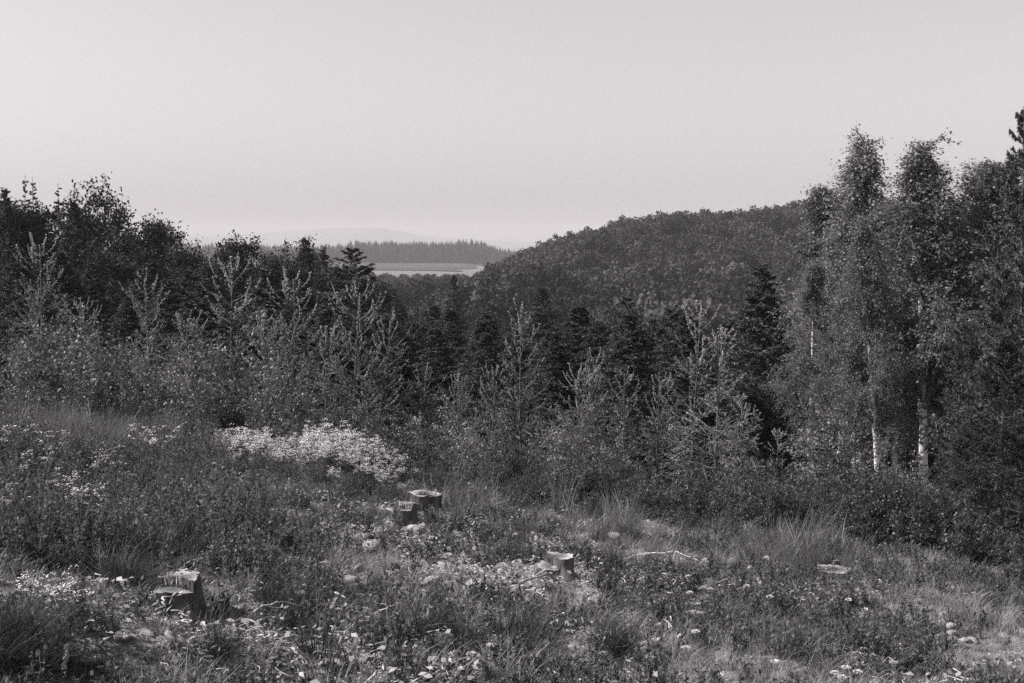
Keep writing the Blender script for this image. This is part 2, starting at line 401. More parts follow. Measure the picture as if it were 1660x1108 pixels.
# ------------------------------------------------------------------ tree builders (each returns a list of (part name, mesh), height)
def conifer(seed, H, nbr, spread, e_low, e_top, up_low, up_top, shoot_n, shoot_len, ned_b, ned_s, NL, NW, nper,
            mat, tmin=0.05, flat=0.5, prof=0.8, trunk_r=0.013, bend=0.02, lead=0.0, hang=0.0, shoot_mat='branch', tight=0.75, whorl=0.5):
    rg = np.random.default_rng(seed)
    nt = 14
    zt = np.linspace(0, 1, nt)
    path = np.stack([bend*H*np.sin(zt*3.1+seed)*zt, bend*H*np.cos(zt*2.3+seed*1.7)*zt, zt*H], -1)
    rad = trunk_r*H*(1-zt)**0.9 + 0.004
    tv, tf = tubes(path, rad, 7)
    # branches
    t = np.sort(rg.uniform(tmin, 0.985, nbr))
    t = np.where(rg.random(nbr) < whorl, np.round(t*32)/32 + rg.normal(size=nbr)*0.005, t)   # loose whorls
    t = np.clip(t, tmin, 0.985)
    az = np.arange(nbr)*2.39996 + rg.normal(size=nbr)*0.5
    Lb = H*spread*(1-t)**prof*rg.uniform(0.65, 1.2, nbr) + 0.012*H + lead*H*smooth(0.6, 0.9, t)*rg.uniform(0.4, 1.0, nbr)*(1.15-t)
    e0 = np.radians(e_low + (e_top-e_low)*t**1.3 + rg.normal(size=nbr)*7)
    e1 = np.radians(up_low + (up_top-up_low)*t**0.8 + rg.normal(size=nbr)*10)
    n = 8
    s = np.linspace(0, 1, n)
    el = e0[:, None] + (e1-e0)[:, None]*s[None]**1.4
    dl = (Lb/(n-1))[:, None]
    h = np.concatenate([np.zeros((nbr, 1)), np.cumsum(np.cos(el[:, :-1])*dl, 1)], 1)
    v = np.concatenate([np.zeros((nbr, 1)), np.cumsum(np.sin(el[:, :-1])*dl, 1)], 1)
    f = t*(nt-1); i = np.minimum(f.astype(int), nt-2)
    base = path[i]*(1-(f-i))[:, None] + path[i+1]*(f-i)[:, None]
    azs = az[:, None] + rg.normal(size=(nbr, 1))*0.25*s[None]
    BP = base[:, None, :] + np.stack([h*np.cos(azs), h*np.sin(azs), v], -1)
    br = (0.0014*H + 0.007*Lb)[:, None]*(1-0.85*s)[None]
    bv, bf = tubes(BP, br, 4)
    # side shoots, more and longer on long branches
    keep = np.argsort(Lb)
    sh, sl = grow(rg, BP, shoot_n, 0.15, 0.98, shoot_len, (0.5, 1.05), droop=hang, npts=4, flat=flat, wob=0.05,
                  lprof=lambda q: 1.15-0.75*q)
    ratio = np.repeat(np.clip(Lb/np.median(Lb), 0.10, 1.3)*(1 - (0.8*smooth(0.5, 0.75, t) if tight > 1 else 0)), shoot_n)
    sh = sh[:, :1] + (sh - sh[:, :1])*ratio[:, None, None]
    sv, sf = tubes(sh, np.full((len(sh), 4), 0.0008*H+0.0004)*np.array([1, 0.8, 0.6, 0.3]), 3)
    # needles
    chunks = []
    p1, d1 = along(rg, BP, ned_b, 0.08, 1.0); p2, d2 = along(rg, sh, ned_s, 0.05, 1.0)
    p3, d3 = along(rg, path[None, -5:], ned_b*2)
    Pn = np.repeat(np.concatenate([p1, p2, p3]), nper, 0); Dn = np.repeat(np.concatenate([d1, d2, d3]), nper, 0)
    D = Dn*tight + rvec(rg, len(Pn))*0.85
    if hang: D[:, 2] -= hang*0.6
    nv, nf = needles(Pn, D, rg, NL*rg.uniform(0.6, 1.25, len(Pn))*(1.08-0.68*np.clip(Pn[:, 2]/H, 0, 1)**2.5), NW*rg.uniform(0.7, 1.3, len(Pn)))
    tips = []
    if tight > 1:        # this year's long shoots: paler growth, with the sun's glow put into their colour
        pa, da = along(rg, BP, 44, 0.4, 1.0); pb, db = along(rg, path[None, -3:], 90); pc, dc = along(rg, sh[::2], 16, 0.15, 1.0)
        pa = np.repeat(np.concatenate([pa, pb, pc]), 3, 0); da = np.repeat(np.concatenate([da, db, dc]), 3, 0)
        qv, qf = needles(pa, da*1.6 + rvec(rg, len(pa))*0.85, rg, 0.75*NL*rg.uniform(0.6, 1.2, len(pa)), NW*0.9*np.ones(len(pa)))
        tips = [(qv, qf, 2)]
    trunk = mesh_np('trunk', [(tv, tf, 0)], [M['bark']], True); limbs = mesh_np('branches', [(bv, bf, 0)], [M['branch']], True)
    crown = mesh_np('crown', [(sv, sf, 0), (nv, nf, 1)] + tips, [M[shoot_mat], M[mat], M['larchtip']])
    return [('trunk', trunk, [('branches', limbs)]), ('crown', crown)], float(nv[:, 2].max())

def broadleaf(seed, H, nl, l1, t1, ang1, n2, l2, n3, l3, kleaf, LL, LW, mat, bark='bark', droop3=0.1, trunk_r=0.014,
              bend=0.02, jit=0.06, e_up=0.25, crown_pow=1.0, hangleaf=0.4, trunk_top=0.97, taper=0.0):
    rg = np.random.default_rng(seed)
    nt = 14; zt = np.linspace(0, 1, nt)
    path = np.stack([bend*H*np.sin(zt*3.4+seed), bend*H*np.cos(zt*2.7+seed*1.3), zt*H*trunk_top], -1)
    path[:, :2] -= path[0, :2]
    tv, tf = tubes(path, trunk_r*H*(1-zt)**0.8 + 0.006, 8)
    tt = t1[0] + (t1[1]-t1[0])*rg.random(nl)**(1 - 0.15*(taper > 0))
    prof = np.sin(np.clip((tt-t1[0])/(1.04-t1[0]), 0, 1)**crown_pow*PI*0.85+0.3)
    if taper > 0:
        uu = np.clip((tt-t1[0])/(1-t1[0]), 0, 1)
        prof = np.minimum(1, uu*3+0.55)*(1.07-uu)**0.78*rg.uniform(0.6, 1.25, nl)
    f = tt*(nt-1); i = np.minimum(f.astype(int), nt-2)
    base = path[i]*(1-(f-i))[:, None] + path[i+1]*(f-i)[:, None]
    az = np.arange(nl)*2.39996 + rg.normal(size=nl)*0.4
    el = rg.uniform(ang1[0], ang1[1], nl) + 0.5*smooth(0.75, 1.0, tt)
    L1 = H*rg.uniform(l1[0], l1[1], nl)*prof
    if taper > 0:       # birch: steep leaders that end at different heights make a feathery point
        el = np.minimum(el + 0.55*smooth(0.5, 0.95, tt), 1.45); L1 = L1*(1 + 0.9*smooth(0.7, 0.95, tt)*rg.random(nl))
    s = np.linspace(0, 1, 7)
    D = np.stack([np.cos(el)*np.cos(az), np.cos(el)*np.sin(az), np.sin(el)], -1)
    P1 = base[:, None] + D[:, None]*L1[:, None, None]*s[None, :, None]
    P1[..., 2] += e_up*L1[:, None]*s[None]**2*rg.uniform(-0.2, 1, (nl, 1))
    P1 += rg.normal(size=P1.shape)*0.03*L1[:, None, None]*s[None, :, None]
    v1, f1 = tubes(P1, (0.0045*H*(0.4+L1/L1.max()))[:, None]*(1-0.8*s)[None], 5)
    P2, L2 = grow(rg, P1, n2, 0.25 + 0.15*(taper > 0), 1.0, (l2[0]*H, l2[1]*H), (0.4, 1.1), droop=droop3*0.3, npts=5)
    if taper > 0:
        fac = np.repeat(np.clip(0.42 + 0.85*prof, 0.42, 1.15), n2)[:, None, None]
        P2 = P2[:, :1] + (P2 - P2[:, :1])*fac
    v2, f2 = tubes(P2, np.full((len(P2), 5), 0.0016*H)*np.linspace(1, 0.3, 5), 3)
    P3, L3 = grow(rg, P2, n3, 0.2, 1.0, (l3[0]*H, l3[1]*H), (0.3, 1.2), droop=droop3, npts=4)
    if taper > 0: P3 = P3[:, :1] + (P3 - P3[:, :1])*np.repeat(fac[:, 0, 0], n3)[:, None, None]
    v3, f3 = tubes(P3, np.full((len(P3), 4), 0.0007*H)*np.linspace(1, 0.4, 4), 3)
    q, d = along(rg, P3, kleaf, 0.1, 1.0)
    q2, d2 = along(rg, P2, kleaf, 0.3, 1.0)
    q = np.concatenate([q, q2]); d = np.concatenate([d, d2])
    q = q + rg.normal(size=q.shape)*jit
    D = d*0.4 + rvec(rg, len(q))*0.9; D[:, 2] -= hangleaf
    Nn = rvec(rg, len(q)); Nn[:, 2] = np.abs(Nn[:, 2]) + 0.35
    sc = rg.uniform(0.55, 1.25, len(q))
    lv, lf = rhombs(q, D, unit(Nn), LL*sc, LW*sc)
    trunk = mesh_np('trunk', [(tv, tf, 0)], [M[bark]], True); limbs = mesh_np('limbs', [(v1, f1, 0)], [M['branch']], True)
    crown = mesh_np('crown', [(v2, f2, 0), (v3, f3, 0), (lv, lf, 1)], [M['branch'], M[mat]])
    return [('trunk', trunk, [('limbs', limbs)]), ('crown', crown)], float(np.percentile(lv[:, 2], 99.9))

def shrub(seed, H, nst, n2, kleaf, LL, LW, mat, spread=0.5, jit=0.05, droop=0.15, stem='branch'):
    rg = np.random.default_rng(seed)
    az = rg.uniform(0, 2*PI, nst); out = rg.uniform(0.05, spread, nst); hh = H*rg.uniform(0.6, 1.0, nst)*(1-0.5*(out/spread)**2)
    s = np.linspace(0, 1, 7)
    b = np.stack([np.cos(az), np.sin(az), 0*az], -1)
    P1 = b[:, None]*(0.04*H + out[:, None]*H*s[None]**1.3)[..., None]
    P1[..., 2] = hh[:, None]*s[None] - 0.02
    P1 += rg.normal(size=P1.shape)*0.02*H*s[None, :, None]
    v1, f1 = tubes(P1, np.full((nst, 7), 0.006*H)*(1-0.8*s), 4)
    P2, L2 = grow(rg, P1, n2, 0.12, 1.0, (0.10*H, 0.28*H), (0.4, 1.2), droop=droop, npts=4)
    v2, f2 = tubes(P2, np.full((len(P2), 4), 0.0025*H)*np.linspace(1, 0.4, 4), 3)
    q, d = along(rg, P2, kleaf, 0.1, 1.0)
    q = q + rg.normal(size=q.shape)*jit
    D = d*0.5 + rvec(rg, len(q))*0.9; D[:, 2] -= 0.15
    Nn = rvec(rg, len(q)); Nn[:, 2] = np.abs(Nn[:, 2]) + 0.5
    sc = rg.uniform(0.5, 1.3, len(q))
    lv, lf = rhombs(q, D, unit(Nn), LL*sc, LW*sc)
    st = mesh_np('stems', [(v1, f1, 0), (v2, f2, 0)], [M[stem]], True)
    fo = mesh_np('foliage', [(lv, lf, 0)], [M[mat]])
    return [('stems', st), ('foliage', fo)], float(np.percentile(lv[:, 2], 99.9))

def round_crown(seed, H, mat, nlobe=46, per=34, LS=0.42):
    rg = np.random.default_rng(seed)
    zt = np.linspace(0, 1, 8)
    path = np.stack([0.15*np.sin(zt*3), 0.15*np.cos(zt*2)-0.15, zt*H*0.8], -1)
    tv, tf = tubes(path, 0.16*(1-zt*0.85), 5)
    d = rvec(rg, nlobe); d[:, 2] = d[:, 2]*0.9 + 0.1
    r = rg.uniform(0.45, 1.0, nlobe)[:, None]
    c = d*r*np.array([0.40*H, 0.40*H, 0.36*H]) + np.array([0, 0, 0.60*H])
    sz = rg.uniform(0.45, 1.05, nlobe)
    q = np.repeat(c, per, 0) + rvec(rg, nlobe*per)*rg.uniform(0.6, 1.0, (nlobe*per, 1))*np.repeat(sz, per)[:, None]
    D = rvec(rg, len(q)); Nn = unit(q - np.repeat(c, per, 0) + 0.5*rvec(rg, len(q)))
    D = D - (D*Nn).sum(-1, keepdims=True)*Nn
    s = rg.uniform(0.6, 1.4, len(q))*LS
    lv, lf = rhombs(q, D, Nn, s, s*0.7)
    return [('trunk', mesh_np('trunk', [(tv, tf, 0)], [M['bark']], True)), ('crown', mesh_np('crown', [(lv, lf, 0)], [M[mat]]))], H

def far_spruce(seed, H=14):
    rg = np.random.default_rng(seed)
    n = 420
    t = rg.uniform(0.1, 1, n)**0.8
    az = rg.uniform(0, 2*PI, n); R_ = H*0.19*(1-t)*rg.uniform(0.5, 1.1, n) + 0.1
    P = np.stack([0*t, 0*t, t*H], -1)
    D = np.stack([np.cos(az), np.sin(az), -0.35+0*az], -1)
    v, f = rhombs(P, D, np.tile([0, 0, 1.0], (n, 1)) + rvec(rg, n)*0.4, R_, R_*0.45)
    tv, tf = tubes(np.array([[0, 0, 0], [0, 0, H*0.97]]), np.array([0.18, 0.05]), 5)
    return mesh_np('far_spruce', [(tv, tf, 0), (v, f, 1)], [M['bark'], M['far']])

# ------------------------------------------------------------------ valley, hill wood, far plantation (masses)
def place_far():
    rg = np.random.default_rng(77)
    crowns = [round_crown(900+k, 8.0, 'hill') for k in range(4)]
    src = [c[0][1][1] for c in crowns]
    # wooded hillside
    pts = []
    for yv in np.arange(135, 352, 5.6):
        for xv in np.arange(-70, 185, 5.6):
            x = xv + rg.normal()*1.3; y = yv + rg.normal()*1.3
            u = x/y*350
            if x/y < -0.14 or x/y > 0.42: continue
            pts.append((x, y))
    pts = np.array(pts); n = len(pts)
    z = terrain(pts[:, 0], pts[:, 1]) - 0.4
    s = rg.uniform(0.6, 1.4, n)
    cap = np.interp(pix(pts[:, 0], pts[:, 1]), [540, 650, 745, 790, 830, 860, 900, 960, 1010, 1050, 1100, 1200, 1300, 1420, 1660], [510, 488, 452, 431, 410, 398, 384, 368, 352, 344, 341, 338, 325, 330, 330]) + 3 + rg.uniform(0, 8, n)
    s = np.minimum(s, (EYE + ((554-cap)/FPX - 0.0629)*pts[:, 1] - z)/7.9); ok = s > 0.3; pts = pts[ok]; z = z[ok]; s = s[ok]; n = len(s)
    sc = np.stack([s*rg.uniform(0.85, 1.2, n), s*rg.uniform(0.85, 1.2, n), s], -1)
    rot = np.stack([0*s, 0*s, rg.uniform(0, 6.28, n)], -1)
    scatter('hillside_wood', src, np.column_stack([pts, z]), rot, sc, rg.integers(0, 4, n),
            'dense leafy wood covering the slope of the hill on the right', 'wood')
    # skyline trees of the hill, one by one
    k = 0
    pxs = np.arange(838, 1345, 14.5) + rg.normal(size=35)*3.5
    for px in pxs:
        y = 354 + rg.uniform(-4, 7); x = ray(px, 350)[0]*y
        top = np.interp(px, [540, 650, 745, 790, 830, 860, 900, 960, 1010, 1050, 1100, 1200, 1300, 1420, 1660], [510, 488, 452, 431, 410, 398, 384, 368, 352, 344, 341, 338, 325, 330, 330]) + rg.normal()*3.5
        s = np.clip((EYE + ((554-top)/FPX - 0.0629)*y - tz(x, y))/7.7, 0.6, 1.5)
        thing('hilltop_tree', crowns[k % 4][0], (x, y, tz(x, y) - 0.3), rg.uniform(0, 6.28), (min(s, 1.1), min(s, 1.1), s),
              ORD[k] + ' leafy tree from the left along the skyline of the wooded hill', 'tree', 'skyline trees of the wooded hill')
        k += 1
    # hazy trees on the valley floor behind the spruces
    pts = []
    for yv in np.arange(128, 560, 9.0):
        for xv in np.arange(-150, 10, 6.0):
            x = xv + rg.normal()*2; y = yv + rg.normal()*2.5
            px = 830 + x/y*FPX
            if px < 300 or px > 790: continue
            if y > 360 and px > 760: continue
            if vnoise(x/28.0, y/40.0) < -0.12: continue
            pts.append((x, y))
    pts = np.array(pts); n = len(pts); z = terrain(pts[:, 0], pts[:, 1]) - 0.4
    s = rg.uniform(0.7, 1.15, n)
    s = np.minimum(s, (EYE + ((554-446-rg.uniform(-4, 14, n))/FPX - 0.0629)*pts[:, 1] - z)/8.0); ok = s > 0.25; pts = pts[ok]; z = z[ok]; s = s[ok]; n = len(s)
    sc = np.stack([s*1.2, s*1.2, s*rg.uniform(0.9, 1.1, n)], -1)
    scatter('valley_wood', src, np.column_stack([pts, z]), np.stack([0*s, 0*s, rg.uniform(0, 6.28, n)], -1), sc,
            rg.integers(0, 4, n), 'hazy leafy trees filling the valley below the far field', 'wood')
    # far spruce plantation
    fs = [far_spruce(950+k) for k in range(3)]
    n = 2600
    x = rg.uniform(-420, 160, n); y = rg.uniform(1215, 1420, n)
    edge = 1215 + 25*vnoise(x/60, 2.2)
    y = np.maximum(y, edge)
    z = terrain(x, y)
    tall = 1.28 + 0.35*vnoise(x/45, 7.7) + 0.2*smooth(-200, -60, x)*smooth(30, -60, x)
    s = rg.uniform(0.72, 1.03, n)*(tall + 0.35*vnoise(x/14, 5.1))
    scatter('far_plantation', fs, np.column_stack([x, y, z]), np.stack([0*s, 0*s, rg.uniform(0, 6.28, n)], -1),
            np.stack([s*2.1, s*2.1, s], -1), rg.integers(0, 3, n), 'hazy spruce plantation with a jagged top beyond the pale field', 'wood')
place_far()

# ------------------------------------------------------------------ trees that can be told apart
LARCH = [conifer(20+k, 3.6, 66, 0.33, -4, 44, 30, 88, 7, (0.14, 0.50), 36, 17, 0.052, 0.0135, 4, 'larch',
                 tmin=0.06, flat=0.25, lead=0.6, tight=1.5, bend=0.018, shoot_mat='shoot', trunk_r=0.010) for k in range(4)]
DROOPY = [conifer(30+k, 3.4, 72, 0.36, 8, 40, -30, 60, 8, (0.16, 0.55), 34, 15, 0.050, 0.0135, 4, 'larch',
                  tmin=0.05, flat=0.2, lead=0.22, tight=1.5, bend=0.018, hang=0.35, shoot_mat='shoot', trunk_r=0.010) for k in range(2)]
SPRUCE = [conifer(40+k, 8.0, 230, 0.22, -14, 30, 6, 36, 13, (0.14, 0.60), 24, 7, 0.12, 0.034, 3, 'spruce', whorl=0.2,
                  tmin=0.03, flat=0.75, hang=0.22, prof=0.95, trunk_r=0.010, bend=0.006) for k in range(3)]
SKYSPRUCE = [conifer(45+k, 8.0, 130, 0.20, -10, 14, 14, 28, 9, (0.10, 0.40), 26, 6, 0.085, 0.026, 3, 'spruce', whorl=0.85,
                  tmin=0.03, flat=0.8, hang=0.15, prof=1.15, trunk_r=0.009, bend=0.004) for k in range(2)]
FIR = [conifer(50+k, 7.0, 170, 0.25, -8, 36, 14, 50, 12, (0.12, 0.5), 26, 7, 0.11, 0.03, 3, 'pine',
               tmin=0.03, flat=0.6, hang=0.15, prof=0.75, trunk_r=0.010, bend=0.010) for k in range(2)]
BIGSPRUCE = [conifer(60, 7.0, 200, 0.27, -16, 40, 6, 60, 20, (0.14, 0.55), 40, 12, 0.060, 0.015, 4, 'edge',
                     tmin=0.02, flat=0.75, hang=0.4, prof=0.8, trunk_r=0.011, bend=0.006)]
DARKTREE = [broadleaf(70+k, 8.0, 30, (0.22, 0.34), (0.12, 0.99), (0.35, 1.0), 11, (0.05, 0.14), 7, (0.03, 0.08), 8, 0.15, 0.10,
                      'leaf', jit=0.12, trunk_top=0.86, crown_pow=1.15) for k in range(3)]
BIRCH = [broadleaf(80+k, 9.0, 58, (0.17, 0.27), (0.13, 0.99), (0.55, 1.15), 9, (0.03, 0.085), 8, (0.025, 0.075), 8, 0.066, 0.050,
                   'birch', bark='birchbark', droop3=0.35, trunk_r=0.0105, bend=0.010, jit=0.06, hangleaf=0.6, crown_pow=0.8, taper=0.62) for k in range(3)]
BIRCH = [BIRCH[0]] + BIRCH
BUSH = [shrub(100+k, 2.0, 17, 12, 22, 0.055, 0.036, 'bush', spread=0.45, jit=0.045) for k in range(3)]
THICKET = [shrub(110+k, 1.6, 22, 13, 30, 0.062, 0.036, 'larchdark', spread=0.7, jit=0.05, droop=0.3) for k in range(2)]

_count = {}
def put(kind, src, px, top, depth, label, cat, group=None, name=None, wide=1.0, rz=None, tilt=(0, 0)):
    k = _count.get(kind, 0); _count[kind] = k + 1
    parts, H = src[k % len(src)]
    a, b = ray(px, top)
    x = a*depth; ztop = EYE + b*depth; z0 = tz(x, depth)
    s = max(0.25, (ztop - z0)/H)
    thing(name or kind, parts, (x, depth, z0 - 0.03), (k*2.1 + 0.7 if rz is None else rz), (s*wide, s*wide, s), label, cat, group, tilt)

# dark trees on the left skyline and behind
for px, top, dep, lab in [
    (28, 283, 62, 'dark spruce with a pointed tip at the far left of the skyline'),
    (4, 300, 56, 'dark spruce hard against the left edge of the picture'),
    (54, 287, 60, 'dark spruce tip second from the left edge of the skyline'),
    (92, 297, 58, 'dark spruce just left of the tall round-topped leafy tree'),
    (116, 322, 55, 'shorter dark spruce tucked against the tall round-topped leafy tree'),
    (216, 333, 58, 'dark spruce tip just right of the tall round-topped leafy tree'),
    (296, 374, 56, 'dark twin-tipped spruce between the two leafy trees on the left skyline'),
    (280, 384, 52, 'small dark spruce leaning on the twin-tipped one on the left skyline'),
    (460, 384, 55, 'slender dark spruce standing alone on the skyline above the larches'),
    (498, 380, 60, 'broad dark spruce right of the slender lone spruce on the skyline'),
    (521, 397, 58, 'narrow dark spruce at the right end of the left skyline'),
    (569, 398, 40, 'dark pointed spruce right behind the bent larch, against the far forest'),
    (735, 443, 85, 'small dark spruce in the valley gap at the foot of the hill'),
    (690, 500, 70, 'low dark spruce left of the small one in the valley gap'),
    (640, 478, 62, 'dark spruce in front of the pale far field'),
    (780, 500, 62, 'dark spruce right of the valley gap, before the wooded hill'),
    (885, 463, 50, 'dark narrow spruce just right of the tall middle larch'),
    (832, 520, 56, 'dark spruce hidden behind the tall middle larch'),
    (935, 520, 52, 'dark spruce between the narrow one and the domed one'),
    (1022, 476, 46, 'dark dome-topped spruce in front of the middle of the hill'),
    (1062, 512, 44, 'dark spruce at the right shoulder of the dome-topped spruce'),
    (975, 538, 46, 'dark spruce at the left shoulder of the dome-topped spruce'),
    (1242, 422, 36, 'tall dark spruce with long boughs just left of the birches'),
    (1285, 500, 40, 'dark spruce in the gap between the tall spruce and the birches'),
    (1180, 520, 44, 'dark spruce behind the larches left of the tall spruce'),
    (20, 400, 46, 'dark spruce filling the left edge below the skyline'),
    (150, 420, 44, 'dark spruce below the tall round-topped leafy tree'),
    (262, 452, 44, 'dark spruce behind the fan-shaped larch on the left'),
    (430, 440, 46, 'dark spruce below the slender lone spruce'),
    (545, 470, 40, 'dark spruce left of the bent larch'),
    (735, 520, 42, 'dark spruce in the hollow between the larch groups'),
    (670, 520, 38, 'dark spruce at the right of the bent larch'),
    (800, 540, 40, 'dark low spruce left of the tall middle larch'),
]:
    wide = RNG.uniform(0.9, 1.15) if dep > 50 else RNG.uniform(1.4, 2.0)
    put('spruce_tree', SKYSPRUCE if px in (28, 54, 92, 216, 296, 280, 460) else SPRUCE + FIR[:1], px, top, dep, lab, 'spruce', 'dark spruces', wide=wide, tilt=(RNG.normal()*0.02, RNG.normal()*0.025))
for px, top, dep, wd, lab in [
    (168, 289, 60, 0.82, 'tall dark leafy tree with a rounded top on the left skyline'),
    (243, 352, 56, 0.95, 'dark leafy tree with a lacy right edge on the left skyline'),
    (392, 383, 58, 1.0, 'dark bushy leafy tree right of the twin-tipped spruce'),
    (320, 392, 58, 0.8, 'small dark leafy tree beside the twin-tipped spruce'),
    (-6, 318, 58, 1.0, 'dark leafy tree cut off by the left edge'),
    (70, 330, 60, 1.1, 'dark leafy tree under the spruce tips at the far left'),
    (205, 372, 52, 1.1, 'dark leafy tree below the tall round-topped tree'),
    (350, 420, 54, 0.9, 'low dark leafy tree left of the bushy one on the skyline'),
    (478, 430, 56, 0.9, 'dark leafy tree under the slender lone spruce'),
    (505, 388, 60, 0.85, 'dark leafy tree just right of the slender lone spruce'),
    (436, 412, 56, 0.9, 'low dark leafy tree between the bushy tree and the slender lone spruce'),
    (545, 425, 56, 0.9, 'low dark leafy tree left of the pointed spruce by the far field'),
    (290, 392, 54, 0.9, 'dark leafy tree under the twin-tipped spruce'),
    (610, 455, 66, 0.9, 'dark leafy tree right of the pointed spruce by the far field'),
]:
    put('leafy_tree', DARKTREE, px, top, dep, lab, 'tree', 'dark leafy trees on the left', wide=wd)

# the dense mass of young spruces that fills the slope behind the larches
def place_mass():
    rg = np.random.default_rng(41)
    pts = []
    for yv in np.arange(27, 130, 2.1):
        st = 1.5 + yv*0.012
        for xv in np.arange(-0.48*yv - 3, 0.48*yv + 3, st):
            pts.append((xv + rg.normal()*0.4, yv + rg.normal()*0.7))
    pts = np.array(pts); px = pix(pts[:, 0], pts[:, 1])
    start = np.interp(px, [-200, 0, 300, 500, 700, 1000, 1200, 1290, 1700], [33, 33, 31, 28, 27, 27, 30, 40, 40])
    k = pts[:, 1] > start; pts = pts[k]; px = px[k]; n = len(pts)
    z = terrain(pts[:, 0], pts[:, 1]) - 0.1
    top = np.interp(px, [-100, 0, 250, 330, 560, 600, 700, 780, 900, 1100, 1300, 1700], [372, 378, 392, 410, 418, 470, 488, 490, 486, 486, 470, 420]) + rg.uniform(0, 1, n)**0.7*80
    h = EYE + ((554-top)/FPX - 0.0629)*pts[:, 1] - z
    h = np.minimum(h, rg.uniform(2.2, 5.5, n)); k = h > 0.6
    pts, z, h, n = pts[k], z[k], h[k], int(k.sum())
    s = h/8.0; w = s*rg.uniform(1.6, 2.4, n)
    scatter('young_spruce_mass', [c[0][1][1] for c in SPRUCE], np.column_stack([pts, z]),
            np.stack([rg.normal(size=n)*0.03, rg.normal(size=n)*0.03, rg.uniform(0, 6.28, n)], -1), np.stack([w, w, s], -1),
            rg.integers(0, 3, n), 'dark mass of young spruces filling the slope behind the larches', 'wood')
place_mass()

# birches on the right
for px, top, dep, wd, tilt, lab in [
    (1403, 216, 34, 1.2, (0, 0.0), 'tall birch with a narrow bushy top, left of the two highest birches'),
    (1506, 226, 32, 1.35, (0, -0.008), 'tall birch whose straight white trunk shows through the leaves'),
    (1338, 302, 36, 1.3, (0, -0.03), 'lower birch at the left end of the birch group'),
    (1578, 262, 34, 1.35, (0, 0.02), 'birch just right of the straight white trunk'),
    (1432, 345, 29, 0.85, (0, 0.05), 'leaning birch with a slanting white stem low in the group'),
    (1362, 470, 31, 1.1, (0, 0), 'short leafy birch below the lower birch at the left of the group'),
    (1318, 425, 33, 1.0, (0, 0), 'low birch forming the left corner of the birch group'),
    (1392, 395, 31.5, 0.9, (0, 0), 'leafy birch in front of the narrow-topped tall birch'),
    (1455, 380, 33.5, 1.1, (0, 0), 'leafy birch just left of the straight white trunk'),
    (1545, 360, 33.5, 1.2, (0, 0), 'leafy birch just right of and below the straight white trunk'),
    (1630, 262, 32, 1.35, (0, 0), 'birch near the right edge beside the dark spruce'),
]:
    put('birch_tree', BIRCH, px, top, dep, lab, 'birch', 'birches on the right', wide=wd, tilt=tilt)
put('fir_tree', FIR, 1662, 168, 26, 'tall conifer cut off by the right edge above the birches', 'conifer', wide=0.7)
put('fir_tree', FIR, 1625, 430, 22, 'layered pale-tipped conifer behind the dark spruce at the right edge', 'conifer', wide=0.9)
put('fir_tree', FIR, 1560, 520, 24, 'smaller conifer between the white trunk and the right edge', 'conifer', wide=0.8)
put('edge_spruce', BIGSPRUCE, 1628, 545, 18.0, 'near dark spruce with sweeping boughs at the right edge of the clearing', 'spruce', wide=1.35)
put('edge_spruce', BIGSPRUCE, 1565, 690, 19.0, 'small dark spruce at the foot of the near one on the right', 'spruce', wide=1.2)

# young larches along the lower edge of the clearing
for px, top, dep, wd, lab in [
    (237, 432, 30, 0.9, 'young larch with a fan of pale shoots before the dark leafy trees on the left'),
    (372, 408, 29, 0.95, 'young larch with a wide candelabra top under the bushy leafy tree'),
    (472, 430, 27, 0.9, 'young larch with spread shoots below the slender lone spruce'),
    (572, 450, 24.5, 1.0, 'young larch with a bent trunk in front of the pointed spruce'),
    (622, 500, 25, 0.85, 'smaller larch at the right of the bent larch'),
    (520, 520, 25, 1.0, 'low larch between the spread larch and the bent one'),
    (310, 500, 29, 1.0, 'low larch between the fan-shaped and the candelabra larch'),
    (428, 500, 27, 0.95, 'low larch between the candelabra and the spread larch'),
    (845, 480, 22.5, 0.8, 'tall middle larch with upright pale candles, in front of the hill'),
    (800, 585, 22.5, 0.85, 'small larch at the left foot of the tall middle larch'),
    (930, 585, 21.5, 0.95, 'bushy larch with several upright tips right of the tall middle larch'),
    (958, 560, 22.8, 0.5, 'larch with one thick upright leader between the middle trees'),
    (1003, 590, 21.8, 0.75, 'small larch with a forked top right of the thick leader'),
    (1122, 478, 23, 0.75, 'larch with a brush of long pale shoots left of the tall dark spruce'),
    (60, 375, 34, 0.95, 'large larch with pale streaks at the left edge'),
    (128, 480, 32, 0.9, 'larch right of the large one at the left edge'),
    (690, 585, 25, 0.9, 'thin larch in the hollow right of the bent larch'),
    (745, 600, 24, 0.8, 'thin larch left of the tall middle larch, in the hollow'),
    (1065, 600, 22, 0.7, 'small larch just left of the drooping larch'),
]:
    put('young_larch', LARCH, px, top, dep, lab, 'larch', 'young larches below the clearing', wide=wd*RNG.uniform(1.05, 1.4), tilt=(RNG.normal()*0.035, RNG.normal()*0.04))
for px, top, dep, wd, lab in [
    (1163, 528, 21, 0.95, 'full larch with drooping pale boughs near the middle right'),
    (1205, 632, 19.6, 0.9, 'low larch with curved hanging boughs before the tall dark spruce'),
    (1262, 690, 20.5, 0.8, 'small drooping larch left of the leaning birch stem'),
    (590, 600, 22.5, 1.0, 'drooping larch behind the bank of white flowers'),
]:
    put('drooping_larch', DROOPY, px, top, dep, lab, 'larch', 'drooping larches', wide=wd)

